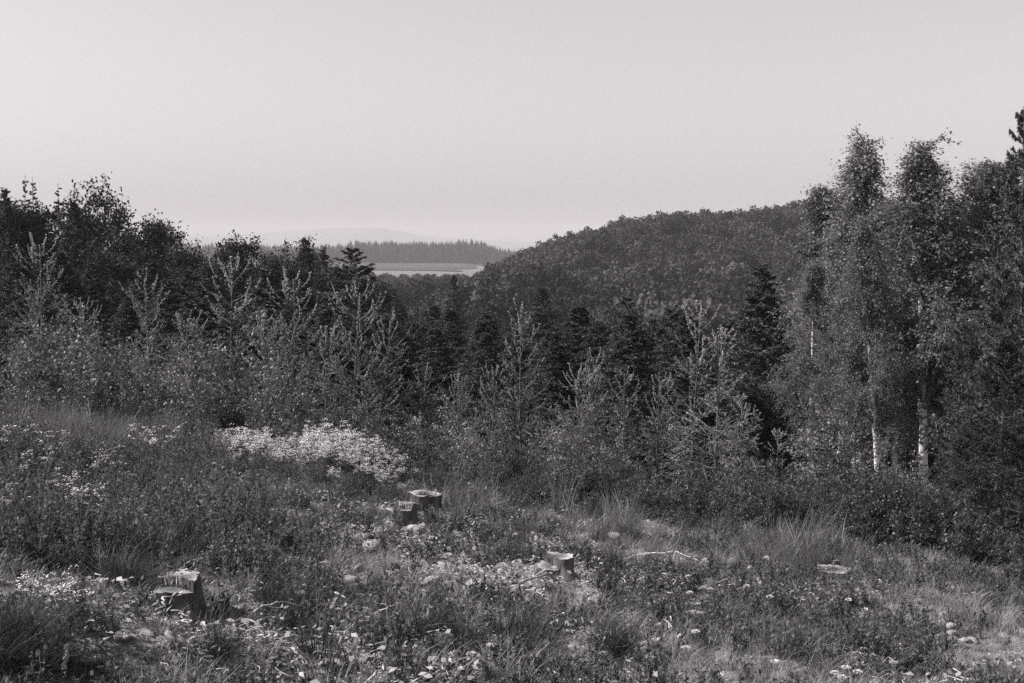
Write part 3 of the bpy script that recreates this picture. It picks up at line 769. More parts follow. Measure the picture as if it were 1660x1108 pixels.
# bushes at the edge
for px, top, dep, wd, lab in [
    (100, 492, 29, 1.0, 'glossy bush with glinting leaves near the left edge'),
    (40, 520, 28, 1.0, 'glossy bush in the left corner of the thicket'),
    (170, 520, 27.5, 1.0, 'glossy bush right of the glinting one on the left'),
    (385, 505, 25.5, 0.9, 'tall glossy bush with bright leaves in front of the candelabra larch'),
    (440, 570, 24.0, 0.8, 'bright-leaved bush behind the bank of white flowers'),
    (320, 560, 26, 0.9, 'leafy bush left of the tall bright-leaved one'),
    (695, 640, 21.5, 0.9, 'leafy bush in the hollow right of the flower bank'),
    (768, 655, 20.6, 0.75, 'leafy bush behind the dry stalks right of the flower bank'),
    (928, 655, 20.0, 0.85, 'bright-leaved bush under the bushy middle larch'),
    (985, 690, 19.8, 0.75, 'leafy bush right of the bright-leaved one in the middle'),
    (868, 690, 20.4, 0.75, 'leafy bush under the tall middle larch'),
    (1350, 640, 26, 0.9, 'leafy bush at the foot of the left birches'),
    (1460, 730, 24, 0.9, 'leafy bush between the leaning stem and the straight white trunk'),
    (230, 540, 27, 0.9, 'leafy bush below the fan-shaped larch'),
]:
    put('leafy_bush', BUSH, px, top, dep, lab, 'bush', 'bushes along the edge of the clearing', wide=wd)
tk = 0
_rg = np.random.default_rng(61)
tl = [(px, top, dep, 1.1) for px, top, dep in [(60, 590, 27), (150, 600, 26.5), (250, 610, 26), (350, 625, 24.5), (450, 650, 22.5), (540, 650, 22), (620, 665, 21.5),
      (1345, 740, 22), (1400, 735, 25), (1450, 750, 24), (1510, 755, 23), (1430, 770, 21.5), (1375, 765, 21), (1655, 850, 16.9), (1250, 740, 22), (1190, 730, 22), (1130, 730, 21)]]
for px in np.arange(690, 1600, 34):       # the dark front of the thicket along the edge of the clearing
    e = np.interp(px, [690, 1000, 1300, 1660], [19.9, 18.3, 17.6, 17.2])
    tl.append((px + _rg.normal()*8, np.interp(px, [690, 800, 1000, 1300, 1600], [735, 720, 740, 760, 800]) + _rg.uniform(-25, 45), e + _rg.uniform(0.1, 0.9), 0.85))
    if _rg.random() < 0.6: tl.append((px + 17, np.interp(px, [690, 1000, 1300, 1600], [790, 815, 835, 860]) + _rg.uniform(-15, 20), e - _rg.uniform(0.0, 0.4), 0.8))
for px, top, dep, wd in sorted(tl):
    put('thicket_shrub', THICKET, px, top, dep, (ORD[tk] if tk < len(ORD) else 'last') + ' low dark shrub from the left along the foot of the thicket', 'shrub', 'low shrubs at the foot of the thicket', wide=wd)
    tk += 1

# ------------------------------------------------------------------ stumps
def stump_meshes(seed, r0=0.15, h=0.26, lo=0.6, step_dir=(-0.5, -0.86), step_at=-0.02):
    rg = np.random.default_rng(seed)
    na, nz = 72, 16
    th = np.arange(na)*2*PI/na
    lob = 1 + 0.10*np.sin(2*th+seed*1.7) + 0.07*np.sin(3*th+seed) + 0.05*np.sin(5*th+2*seed)
    ridge = 0.07*np.abs(np.sin(th*9+np.sin(th*4)*1.4)) + 0.06*rg.random(na)
    sd = np.array(step_dir)/np.linalg.norm(step_dir)
    def top_h(x, y):
        d = x*sd[0] + y*sd[1]
        low = smooth(step_at*1.0, step_at+0.012, d)
        return h*(1 - (1-lo)*low) + 0.006*vnoise(x*60, y*60) + 0.16*h*vnoise(x*9+seed, y*9)
    V = []
    for j in range(nz):
        t = j/(nz-1)
        flare = 1 + 0.9*(1-t)**2.4*(0.45+0.55*np.sin(4*th+seed*2+0.6*np.sin(2*th)))
        r = r0*lob*flare*(1 + ridge*(1+0.4*np.sin(t*9+th*2)))
        if j == nz-1: r = r*0.985
        x = r*np.cos(th); y = r*np.sin(th)
        V.append(np.stack([x, y, -0.10 + t*(top_h(x, y)+0.10)], -1))
    V = np.stack(V); idx = np.arange(nz*na).reshape(nz, na)
    F = np.stack([idx[:-1], np.roll(idx[:-1], -1, 1), np.roll(idx[1:], -1, 1), idx[1:]], -1).reshape(-1, 4)
    # sawn face
    rings = np.linspace(0.0, 1, 22)[1:]
    xr = V[-1, :, 0]; yr = V[-1, :, 1]
    T = []
    for q in rings:
        x = xr*q*0.995; y = yr*q*0.995
        T.append(np.stack([x, y, top_h(x, y) - 0.002 + 0.008*(q > 0.93)*rg.random(na)], -1))
    T = np.stack(T); ti = np.arange(len(rings)*na).reshape(len(rings), na)
    TF = np.stack([ti[:-1], np.roll(ti[:-1], -1, 1), np.roll(ti[1:], -1, 1), ti[1:]], -1).reshape(-1, 4)
    TV = np.concatenate([T.reshape(-1, 3), [[0, 0, float(top_h(0, 0))]]])
    fan = np.stack([ti[0], np.roll(ti[0], -1), np.full(na, len(rings)*na)], -1)[:, ::-1]
    # splinters standing along the step where the tree broke off its hinge
    k = 26; p = np.array([-sd[1], sd[0]])
    a = rg.uniform(-0.75, 0.75, k)*r0
    base = sd*(step_at+0.004) + p*a[:, None]
    P = np.column_stack([base, np.full(k, h*lo*0.95)])
    D = np.column_stack([rg.normal(size=(k, 2))*0.12, np.ones(k)])
    sv, sf = needles(P, D, rg, rg.uniform(0.25, 0.55, k)*h, np.full(k, 0.02))
    side = mesh_np('bark', [(V.reshape(-1, 3), F, 0)], [M['bark']], True)
    e1 = TV[TF[:, 1]] - TV[TF[:, 0]]; e2 = TV[TF[:, 3]] - TV[TF[:, 0]]
    nn = unit(np.cross(e1, e2)); torn = (np.abs(nn[:, 2]) < 0.75).astype(int)
    e1 = TV[TF[:, 2]] - TV[TF[:, 1]]; nn = unit(np.cross(e1, TV[TF[:, 3]] - TV[TF[:, 1]])); torn |= (np.abs(nn[:, 2]) < 0.75)
    face = mesh_np('cut_face', [(TV, TF[torn == 0], 0), (TV, fan, 0)], [M['cut']])
    torn_me = mesh_np('torn_wood', [(TV, TF[torn == 1], 0)], [M['torn']])
    spl = mesh_np('splinters', [(sv, sf, 0)], [M['stick']])
    return [('bark', side), ('cut_face', face), ('torn_wood', torn_me), ('splinters', spl)]

def ground_at(px, py):
    a, b = ray(px, py)
    y = 6.0
    while y < 60 and EYE + b*y > tz(a*y, y): y += 0.02
    return a*y, y, tz(a*y, y)
STUMPS = []
for px, py, seed, r0, h, lo, sd, sa, lab in [
    (292, 1012, 3, 0.150, 0.31, 0.80, (-0.45, -0.89), 0.015, 'large dark-barked stump with a stepped cut at the lower left of the clearing'),
    (650, 852, 5, 0.155, 0.24, 0.70, (-0.80, -0.60), -0.03, 'notched stump with a black right side below the white flower bank'),
    (686, 826, 8, 0.175, 0.20, 0.95, (0.3, -0.95), 0.09, 'pale-topped stump just behind the notched one'),
    (899, 936, 9, 0.155, 0.20, 0.55, (-0.92, -0.38), 0.0, 'low split stump in the middle of the clearing with a black right half'),
    (1350, 930, 13, 0.17, 0.045, 0.9, (-0.6, -0.8), 0.05, 'flat stump almost level with the grass at the right of the clearing'),
]:
    x, y, z = ground_at(px, py)
    thing('tree_stump', stump_meshes(seed, r0, h, lo, sd, sa), (x, y, z), 0.0, 1.0, lab, 'stump', 'stumps in the clearing', tilt=((seed % 5 - 2)*0.03, (seed % 3 - 1)*0.05))
    STUMPS.append((x, y, r0, 1.5))

# ------------------------------------------------------------------ stones, sticks
def stone_mesh(seed):
    rg = np.random.default_rng(seed)
    na, nb = 14, 9
    V = []
    for j in range(nb):
        ph = PI*j/(nb-1)
        for i in range(na):
            th = 2*PI*i/na
            d = np.array([math.sin(ph)*math.cos(th), math.sin(ph)*math.sin(th), math.cos(ph)])
            r = 1 + 0.5*float(vnoise(d[0]*1.7+seed*3.1+d[2], d[1]*1.7+seed)) + 0.22*float(vnoise(d[0]*5+seed, d[1]*5+d[2]*4))
            V.append(d*r*np.array([1, 0.8, 0.42]))
    idx = np.arange(nb*na).reshape(nb, na)
    F = np.stack([idx[:-1], np.roll(idx[:-1], -1, 1), np.roll(idx[1:], -1, 1), idx[1:]], -1).reshape(-1, 4)
    return mesh_np('stone', [(np.array(V), F, 0)], [M['stone']], False)
ST = [stone_mesh(k) for k in range(5)]
rg = np.random.default_rng(321)
spots = [(700, 876, 9), (675, 862, 14), (600, 890, 16), (565, 945, 16), (590, 948, 9), (640, 950, 12), (690, 945, 13), (720, 960, 12), (775, 950, 14), (665, 968, 12),
         (735, 978, 10), (487, 967, 7), (420, 985, 9), (790, 1000, 12), (720, 1042, 16), (600, 1005, 10), (835, 975, 10), (965, 975, 10), (1005, 998, 8), (940, 1052, 14),
         (1125, 998, 12), (1500, 990, 8), (1400, 1000, 9), (320, 912, 14), (255, 882, 15), (270, 845, 10), (200, 1035, 16), (160, 1000, 10), (235, 1030, 12),
         (150, 1075, 14), (530, 1075, 12), (440, 1080, 10), (1180, 1100, 14), (1640, 1005, 12), (1055, 1070, 13), (995, 870, 9), (870, 960, 8), (1110, 900, 8), (1600, 910, 11)]
spots.sort()
for k, (px, py, r) in enumerate(spots):
    x, y, z = ground_at(px, py)
    s = r*y/FPX*1.4
    STUMPS.append((x, y, s*0.95, 0.35))
    o = link(bpy.data.objects.new('pale_stone', ST[k % 5])); o.location = (x, y, z + 0.02*s)
    o.rotation_euler = (rg.normal()*0.15, rg.normal()*0.15, rg.uniform(0, 6.28)); o.scale = (s*rg.uniform(0.9, 1.4), s, s*rg.uniform(0.8, 1.2))
    tag(o, ORD[k] + ' from the left of the pale half-buried stones in the clearing', 'stone', 'pale stones in the clearing')

def stick(px0, py0, px1, py1, r, label, name='fallen_branch', arch=0.03, fork=0, mat='stick', seed=0):
    rg = np.random.default_rng(seed+500)
    a = np.array(ground_at(px0, py0)); b = np.array(ground_at(px1, py1))
    t = np.linspace(0, 1, 9)[:, None]
    P = a*(1-t) + b*t
    P[:, 2] = [tz(p[0], p[1]) for p in P]; P[:, 2] = np.maximum(P[:, 2], np.linspace(P[0, 2], P[-1, 2], 9)) + r*0.9 + 0.03
    Ln = np.linalg.norm(b-a)
    P[:, 2] += arch*np.sin(t[:, 0]*PI) + rg.normal(size=9)*0.006
    P[:, :2] += rg.normal(size=(9, 2))*0.012*Ln
    c0 = P[0].copy()
    P = P - c0
    ch = [tubes(P, r*(1-0.6*t[:, 0])*(1+0.15*rg.normal(size=9)), 6) + (0,)]
    root = link(bpy.data.objects.new(name, mesh_np('wood', ch, [M[mat]], True)))
    root.location = c0
    if fork:
        Q, _ = grow(rg, P[None], fork, 0.3, 0.9, (0.2*Ln, 0.45*Ln), (0.4, 0.9), droop=-0.15, npts=5)
        v, f = tubes(Q, np.full((fork, 5), r*0.5)*np.linspace(1, 0.4, 5), 4)
        part('twigs', mesh_np('twigs', [(v, f, 0)], [M[mat]], True), root)
    tag(root, label, 'branch', 'fallen wood in the clearing')
stick(1440, 1090, 1508, 1100, 0.026, 'short pale log lying in the grass at the lower right', 'fallen_log', arch=0.0)
stick(1098, 990, 1170, 996, 0.020, 'long pale strip of dead wood right of the middle of the clearing', arch=0.02, seed=1)
stick(250, 870, 275, 862, 0.018, 'short dark branch lying above the left mound', mat='bark', seed=2)
stick(100, 1104, 128, 1078, 0.014, 'forked pale stick standing out at the bottom left', arch=0.10, fork=3, seed=3)
stick(400, 1012, 500, 1000, 0.010, 'thin arching branch right of the large stump', arch=0.08, fork=3, seed=4)
stick(145, 1005, 195, 1000, 0.016, 'forked dead branch left of the large stump', arch=0.03, fork=4, seed=5)
stick(380, 1020, 425, 1030, 0.012, 'pale broken stick below the thin arching branch', fork=2, seed=6)
stick(692, 1015, 706, 1006, 0.010, 'small bright stick pointing up near the middle', arch=0.05, seed=7)
stick(960, 1090, 1020, 1093, 0.014, 'dark stick lying at the bottom edge, middle', mat='bark', arch=0.0, seed=8)
stick(1005, 915, 1150, 930, 0.007, 'long thin bowed twig right of the split stump', arch=0.12, fork=2, seed=9)
stick(200, 1050, 230, 1062, 0.014, 'broken branch below the large stump', fork=3, seed=10)
stick(840, 955, 900, 947, 0.012, 'branch lying just below the split stump', fork=2, seed=11)

# ------------------------------------------------------------------ ground cover meshes
def tuft(seed, n, h, w, spread, lean, mat, npt=4):
    rg = np.random.default_rng(seed)
    a = rg.uniform(0, 2*PI, n); r = spread*np.sqrt(rg.random(n))
    b = np.stack([r*np.cos(a), r*np.sin(a), 0*a - 0.02], -1)
    az = a + rg.normal(size=n)*0.9; hh = h*rg.uniform(0.45, 1.1, n); ln = lean*rg.uniform(0.3, 1.3, n)*hh
    t = np.linspace(0, 1, npt)
    P = b[:, None] + np.stack([np.cos(az)[:, None]*ln[:, None]*t**2, np.sin(az)[:, None]*ln[:, None]*t**2, hh[:, None]*(t-0.22*lean*t**3)], -1)
    S = np.stack([-np.sin(az), np.cos(az), 0*az], -1)[:, None]
    tw = rg.normal(size=(n, 1, 3))*0.5; S = unit(S + tw)
    ww = w*rg.uniform(0.6, 1.3, n)[:, None, None]*np.linspace(1, 0.15, npt)[None, :, None]
    V = np.stack([P - S*ww*0.5, P + S*ww*0.5], 2)
    idx = np.arange(n*npt*2).reshape(n, npt, 2)
    F = np.stack([idx[:, :-1, 0], idx[:, :-1, 1], idx[:, 1:, 1], idx[:, 1:, 0]], -1).reshape(-1, 4)
    return mesh_np('tuft', [(V.reshape(-1, 3), F, 0)], [M[mat]])
def sprig(seed, h, nst, kl, LL, LW, mat, spread=0.35):
    rg = np.random.default_rng(seed)
    az = rg.uniform(0, 2*PI, nst); hh = h*rg.uniform(0.5, 1.05, nst); o = spread*rg.uniform(0.1, 1, nst)*h
    s = np.linspace(0, 1, 5)
    P = np.stack([np.cos(az)[:, None]*(0.02+o[:, None]*s**1.2), np.sin(az)[:, None]*(0.02+o[:, None]*s**1.2), hh[:, None]*s-0.02], -1)
    P += rg.normal(size=P.shape)*0.012*s[None, :, None]
    v, f = tubes(P, np.full((nst, 5), 0.0035)*np.linspace(1, 0.4, 5), 3)
    q, d = along(rg, P, kl, 0.1, 1.0)
    D = d*0.45 + rvec(rg, len(q)); Nn = rvec(rg, len(q)); Nn[:, 2] = np.abs(Nn[:, 2])+0.5
    sc = rg.uniform(0.5, 1.3, len(q))
    lv, lf = rhombs(q, D, unit(Nn), LL*sc, LW*sc)
    return mesh_np('sprig', [(v, f, 0), (lv, lf, 1)], [M['branch'], M[mat]])
def chips(seed, n, R_, mat, L0=0.038):
    rg = np.random.default_rng(seed)
    P = np.column_stack([rg.uniform(-R_, R_, (n, 2)), rg.uniform(0.0, 0.03, n)])
    D = rvec(rg, n); D[:, 2] *= 0.3
    Nn = rvec(rg, n)*0.5; Nn[:, 2] = 1
    s = L0*rg.uniform(0.4, 1.4, n)
    v, f = rhombs(P, D, unit(Nn), s, s*rg.uniform(0.2, 0.7, n))
    k = 2
    a = np.column_stack([rg.uniform(-R_, R_, (k, 2)), rg.uniform(0.01, 0.06, k)]); dd = rvec(rg, k); dd[:, 2] *= 0.35
    t = np.linspace(0, 1, 4)[None, :, None]
    Q = a[:, None] + dd[:, None]*rg.uniform(0.06, 0.2, (k, 1, 1))*t + rg.normal(size=(k, 4, 3))*0.01
    tv, tf = tubes(Q, np.full((k, 4), 0.0032), 3)
    return mesh_np('litter', [(v, f, 0), (tv, tf, 1)], [M[mat], M['stick']])

def in_view(rg, n, ymin, ymax):
    """random places over the clearing and a margin beside it, even per square metre"""
    out = []
    m = 0
    while m < n:
        y = rg.uniform(ymin, ymax, n); x = rg.uniform(-0.46*ymax-2, 0.46*ymax+2, n)
        k = np.abs(x) < 0.46*y + 2
        out.append(np.stack([x[k], y[k]], -1)); m += k.sum()
    return np.concatenate(out)[:n]
def edge_y(x, y):
    """distance from the camera at which the clearing ends, by direction"""
    px = 830 + x/y*FPX
    return np.interp(px, [-200, 0, 250, 450, 700, 1000, 1300, 1660, 1900], [30, 28, 25, 22.5, 20, 18.4, 18.0, 17.8, 17.6])
def finish(name, src, xy, smin, smax, label, cat, lean=0.15, zs=None, seed=0, tip=0.08):
    rg = np.random.default_rng(seed); n = len(xy)
    d = np.ones(n, bool)
    for sx, sy, sr, cl in STUMPS: d &= np.hypot(xy[:, 0]-sx, xy[:, 1]-sy) > sr*1.02
    for sx, sy, sr, cl in STUMPS:      # keep the sight of the stumps fairly open
        near = (np.abs(xy[:, 0]-sx*xy[:, 1]/sy) < sr*1.1) & (xy[:, 1] < sy) & (xy[:, 1] > sy-cl)
        d &= ~(near & (rg.random(n) < 0.9))
    xy = xy[d]; n = len(xy)
    z = terrain(xy[:, 0], xy[:, 1])
    s = rg.uniform(smin, smax, n)
    if zs is not None: s = s*zs(xy)
    rot = np.stack([rg.normal(size=n)*lean, rg.normal(size=n)*lean + tip, rg.uniform(0, 6.28, n)], -1)
    scatter(name, src, np.column_stack([xy, z]), rot, np.stack([s, s, s*rg.uniform(0.8, 1.2, n)], -1), rg.integers(0, len(src), n), label, cat)

GR = [tuft(200+k, 44, 0.13, 0.0055, 0.08, 0.8, 'grass') for k in range(4)]
DG = [tuft(210+k, 42, 0.19, 0.005, 0.08, 0.75, 'drygrass') for k in range(3)]
TG = [tuft(220+k, 60, 0.75, 0.008, 0.12, 0.4, 'grass', 5) for k in range(3)]
HB = [sprig(230+k, 0.20, 9, 16, 0.026, 0.015, 'herb') for k in range(4)]
WD = [sprig(240+k, 0.55, 9, 36, 0.040, 0.017, 'herb', 0.28) for k in range(4)]
SG = [tuft(226+k, 90, 0.34, 0.005, 0.10, 0.8, 'sedge', 5) for k in range(2)]
LT = [chips(250+k, 26, 0.16, 'chip') for k in range(4)]

rg = np.random.default_rng(808)
xy = in_view(rg, 30000, 5.5, 30); px = pix(xy[:, 0], xy[:, 1]); e = edge_y(xy[:, 0], xy[:, 1])
nz = vnoise(xy[:, 0]*0.9, xy[:, 1]*0.9+40)
inside = xy[:, 1] < e + 0.2
midc = smooth(380, 560, px)*smooth(1150, 950, px)*smooth(16.5, 14.5, xy[:, 1])
k = inside & (nz + rg.normal(size=len(nz))*0.12 - 0.30*midc - 0.2*smooth(13, 11, xy[:, 1])*smooth(60, 200, px)*smooth(560, 420, px) > -0.06)
finish('grass', GR, xy[k], 0.5, 1.25, 'short tufted grass covering the clearing', 'grass', seed=1)
xy = in_view(rg, 26000, 6, 27); px = pix(xy[:, 0], xy[:, 1]); e = edge_y(xy[:, 0], xy[:, 1])
nz = vnoise(xy[:, 0]*0.7+20, xy[:, 1]*0.7)
band = smooth(3.8, 1.5, e - xy[:, 1])*smooth(640, 760, px)*smooth(1500, 1300, px)
k = (xy[:, 1] < e + 0.6) & (nz*0.9 + band*0.75 + 0.16*smooth(1100, 1500, px) + rg.normal(size=len(nz))*0.12 > 0.16)
finish('dry_grass', DG, xy[k], 0.5, 1.2, 'pale dry grass in patches and along the lower edge of the clearing', 'grass', seed=2)
# tall leaning grass on the left and single stands along the edge
p = []
for cx, cy, n, sp in [(95, 735, 90, 45), (165, 740, 110, 50), (210, 745, 80, 30), (1275, 905, 16, 35), (1330, 900, 8, 30), (760, 835, 14, 40), (1010, 870, 20, 60)]:
    x, y, z = ground_at(cx, cy)
    for _ in range(n):
        p.append((x + rg.normal()*sp*y/FPX, y + rg.normal()*0.7))
p = np.array(p)
finish('tall_grass', TG, p, 0.5, 1.1, 'tall leaning grass standing in clumps at the left and along the edge', 'grass', lean=0.16, seed=3, tip=0.38)
p = []
for cx, cy, n, sp in [(185, 955, 16, 18), (210, 960, 10, 14), (345, 1085, 6, 12), (12, 1075, 22, 26), (60, 1085, 12, 20), (445, 1005, 12, 22), (490, 1000, 8, 18), (700, 1030, 12, 25),
                      (730, 1050, 8, 22), (850, 1055, 10, 22), (830, 905, 8, 22), (1605, 1000, 8, 10), (230, 870, 10, 20), (160, 1060, 8, 18), (930, 900, 6, 18), (980, 920, 6, 18), (1130, 1010, 8, 16),
                      (560, 985, 8, 22), (880, 1085, 10, 22), (1290, 1060, 10, 18), (530, 1095, 8, 14), (620, 905, 6, 18), (1000, 1070, 8, 22), (265, 905, 10, 16)]:
    x, y, z = ground_at(cx, cy)
    for _ in range(n): p.append((x + rg.normal()*sp*y/FPX, y + rg.normal()*0.14))
finish('dark_sedge', SG, np.array(p), 0.5, 1.1, 'dark hair-like sedge in tufts among the pale grass', 'grass', lean=0.2, seed=9)
xy = in_view(rg, 26000, 5.5, 30); px = pix(xy[:, 0], xy[:, 1]); e = edge_y(xy[:, 0], xy[:, 1])
nz = vnoise(xy[:, 0]*0.8+70, xy[:, 1]*0.8)
k = (xy[:, 1] < e + 1.2) & (nz + 0.12*smooth(1000, 1300, px) + 0.10*smooth(12, 8, xy[:, 1]) + rg.normal(size=len(nz))*0.1 > 0.0)
finish('low_herbs', HB, xy[k], 0.5, 1.3, 'low leafy herbs covering the clearing between the grass', 'plants', seed=4)
# high weeds: the left bank and the foot of the thicket
xy = in_view(rg, 26000, 9, 31); px = pix(xy[:, 0], xy[:, 1]); e = edge_y(xy[:, 0], xy[:, 1])
left = smooth(470, 330, px + 12*(xy[:, 1]-14))*smooth(9.5, 12, xy[:, 1])
bank = smooth(700, 640, px)*smooth(300, 380, px)*smooth(16.8, 18.5, xy[:, 1])
foot = 0.4*smooth(e-0.6, e+0.6, xy[:, 1])
wz = vnoise(xy[:, 0]*0.75+31, xy[:, 1]*0.5+8) + 0.5*vnoise(xy[:, 0]*2.1, xy[:, 1]*1.4+8)
k = (xy[:, 1] < e + 1.5) & (rg.random(len(px)) < np.clip(left*(0.42 + 0.75*wz) + bank*0.8 + foot*0.6, 0, 0.9))
finish('tall_weeds', WD, xy[k], 0.45, 1.1, 'tall leafy weeds on the left bank and at the foot of the thicket', 'plants', seed=5,
       zs=lambda q: 1 - 0.5*smooth(50, 90, pix(q[:, 0], q[:, 1]))*smooth(250, 215, pix(q[:, 0], q[:, 1]))*smooth(18, 19.5, q[:, 1]) - 0.45*smooth(340, 380, pix(q[:, 0], q[:, 1]))*smooth(720, 680, pix(q[:, 0], q[:, 1]))*smooth(16, 17, q[:, 1]))
xy = in_view(rg, 14000, 5.5, 24); px = pix(xy[:, 0], xy[:, 1]); e = edge_y(xy[:, 0], xy[:, 1])
nz = vnoise(xy[:, 0]*0.8+5, xy[:, 1]*0.8+5)
mid = smooth(100, 300, px)*smooth(1250, 1000, px)
k = (xy[:, 1] < e) & (nz + 0.36*mid + rg.normal(size=len(nz))*0.12 > 0.16)
finish('litter', LT, xy[k], 0.6, 1.4, 'pale wood chips, twigs and dead litter between the plants', 'litter', lean=0.2, seed=6)

# broken clods, bark and small stones that make the felled ground rough
xy = in_view(rg, 9000, 5.5, 22); px = pix(xy[:, 0], xy[:, 1]); e = edge_y(xy[:, 0], xy[:, 1])
nz = vnoise(xy[:, 0]*1.1+15, xy[:, 1]*1.1+25)
k = (xy[:, 1] < e - 0.5) & (nz + 0.25*smooth(100, 300, px)*smooth(1300, 1050, px) + rg.normal(size=len(nz))*0.12 > 0.1)
rub = []
for q in range(3):
    me = ST[q].copy(); me.materials.clear(); me.materials.append(M['clod'] if q else M['stone']); rub.append(me)
finish('rubble', rub, xy[k], 0.02, 0.075, 'broken clods, bark and small stones littering the felled ground', 'rubble', lean=0.5, seed=12)

# ------------------------------------------------------------------ flowering plants
def flowering(seed, h, nst, heads, nfl, hr):
    rg = np.random.default_rng(seed)
    az = rg.uniform(0, 2*PI, nst); hh = h*rg.uniform(0.7, 1.05, nst); o = rg.uniform(0.02, 0.30, nst)*h
    s = np.linspace(0, 1, 6)
    P = np.stack([np.cos(az)[:, None]*o[:, None]*s**1.2, np.sin(az)[:, None]*o[:, None]*s**1.2, hh[:, None]*s-0.02], -1)
    P += rg.normal(size=P.shape)*0.012*s[None, :, None]
    v, f = tubes(P, np.full((nst, 6), 0.004)*np.linspace(1, 0.5, 6), 3)
    q, d = along(rg, P, 22, 0.08, 0.92)
    D = d*0.5 + rvec(rg, len(q)); Nn = rvec(rg, len(q)); Nn[:, 2] = np.abs(Nn[:, 2])+0.4
    sc = rg.uniform(0.5, 1.2, len(q))
    lv, lf = rhombs(q, D, unit(Nn), 0.055*sc, 0.022*sc)
    Q, _ = grow(rg, P[:, -3:], heads, 0.4, 1.0, (0.03, 0.12), (0.2, 0.8), droop=-0.2, npts=3)
    qv, qf = tubes(Q, np.full((len(Q), 3), 0.002), 3)
    tips = np.concatenate([Q[:, -1], P[:, -1]])
    c = np.repeat(tips, nfl, 0)
    off = rg.normal(size=c.shape)*np.array([hr, hr, hr*0.3])
    Dp = rvec(rg, len(c)); Dp[:, 2] = np.abs(Dp[:, 2])*0.4
    Np = rvec(rg, len(c))*0.4; Np[:, 2] = 1
    z = rg.uniform(0.7, 1.3, len(c))*hr*0.9
    fv, ff = rhombs(c+off, Dp, unit(Np), z, z*0.8)
    return [('stems', mesh_np('stems', [(v, f, 0), (qv, qf, 0)], [M['branch']])),
            ('leaves', mesh_np('leaves', [(lv, lf, 0)], [M['herb']])),
            ('flower_heads', mesh_np('flower_heads', [(fv, ff, 0)], [M['white']]))]
FL = [flowering(300+k, 0.75, 11, 5, 9, 0.022) for k in range(4)]
FS = [flowering(310+k, 0.55, 3, 1, 10, 0.022) for k in range(3)]
rg = np.random.default_rng(99)
k = 0
_fo = {}
def flower(src, px, depth, top_py, label, group):
    global k
    if 'dense' not in group:
        _fo[group] = _fo.get(group, -1) + 1; label = ORD[_fo[group]] + ' from the left: ' + label
    a, b = ray(px, top_py)
    if depth < 0: depth = ground_at(px, top_py - depth)[1]
    x = a*depth; z0 = tz(x, depth)
    hgt = max(0.2, EYE + b*depth - z0)
    ref = 0.75 if src is FL else 0.55
    s = min(hgt/ref, 1.9)
    thing('flowering_plant', src[k % len(src)], (x, depth, z0), rg.uniform(0, 6.28), (min(s, 1.15), min(s, 1.15), s), label, 'flowering plant', group)
    k += 1
# the dense bank (its crest as in the photograph), rows from back to front
for row, dep, dpy in ((0, 21.0, 0), (1, 20.4, 12), (2, 19.8, 26), (3, 19.2, 44), (4, 18.7, 62)):
    for px in np.arange(346 + row*6, 680, 13):
        crest = np.interp(px, [345, 380, 440, 480, 520, 580, 620, 670], [710, 696, 704, 714, 694, 700, 720, 752])
        if rg.random() < (0.05, 0.15, 0.4, 0.7, 0.85)[row]: continue
        flower(FL, px + rg.normal()*4, dep + rg.normal()*0.15, crest + dpy + rg.normal()*4, 'white-flowered plant crowded in the dense bank of blossom above the notched stump', 'plants of the dense flower bank')
for px in (226, 236, 246, 255, 263): flower(FS, px, -75, 690 + rg.normal()*3, 'white-flowered plant in the small row behind the tall grass', 'small row of flowering plants')
for px in (85, 92, 100, 150, 160, 170, 182): flower(FS, px, -80, (700 if px < 110 else 728) + rg.normal()*4, 'white-flowered plant beside the leaning tall grass', 'flowering plants beside the tall grass')
for px, py in sorted(((90, 765), (104, 772), (108, 782), (122, 770), (130, 776), (136, 768), (122, 792), (136, 790), (144, 796), (152, 798), (40, 735), (50, 720), (12, 785), (28, 787), (5, 672), (10, 690))):
    flower(FS, px, -92, py, 'white-flowered plant scattered on the weedy left bank', 'scattered flowering plants on the left bank')
for px, py in sorted(((32, 930), (45, 928), (55, 932), (68, 930), (80, 925), (90, 923), (100, 930), (112, 920), (125, 925), (95, 945), (105, 948))):
    flower(FS, px, -100, py + rg.normal()*5, 'white-flowered plant in the low row at the left edge', 'low row of flowering plants at the left')
for px, py, dep in sorted(((912, 820, 19), (935, 818, 19), (1595, 905, 17.4), (1605, 903, 17.4), (1350, 908, 17.3), (1390, 915, 17.2))):
    flower(FS, px, -28, py, 'small white-flowered plant at the foot of the thicket', 'flowering plants at the foot of the thicket')

def puff(seed):
    rg = np.random.default_rng(seed)
    P = np.array([[0, 0, -0.02], [0.01, 0, 0.1], [0.015, 0.01, 0.2], [0.012, 0.012, 0.27]])
    v, f = tubes(P, np.array([0.003, 0.0028, 0.0025, 0.002]), 4)
    d = rvec(rg, 120); d[:, 2] = np.abs(d[:, 2])*1.1 - 0.35; d = unit(d)
    fv, ff = rhombs(np.tile(P[-1], (120, 1)) + d*0.006, d, rvec(rg, 120), np.full(120, 0.028), np.full(120, 0.010))
    return [('stem', mesh_np('stem', [(v, f, 0)], [M['herb']])), ('flower_head', mesh_np('flower_head', [(fv, ff, 0)], [M['white']]))]
PF = [puff(400+k) for k in range(3)]
pts = [(726, 1062), (741, 1057), (769, 1060), (794, 1045), (1069, 1037), (1124, 1024), (1116, 1051), (1350, 1090), (1361, 1097), (1386, 1089), (1367, 1082),
       (1376, 972), (1245, 967), (1212, 950), (1118, 936), (1120, 962), (1240, 905), (1047, 899), (487, 960), (1072, 973), (1403, 988), (1260, 1072), (980, 1060)]
pts.sort()
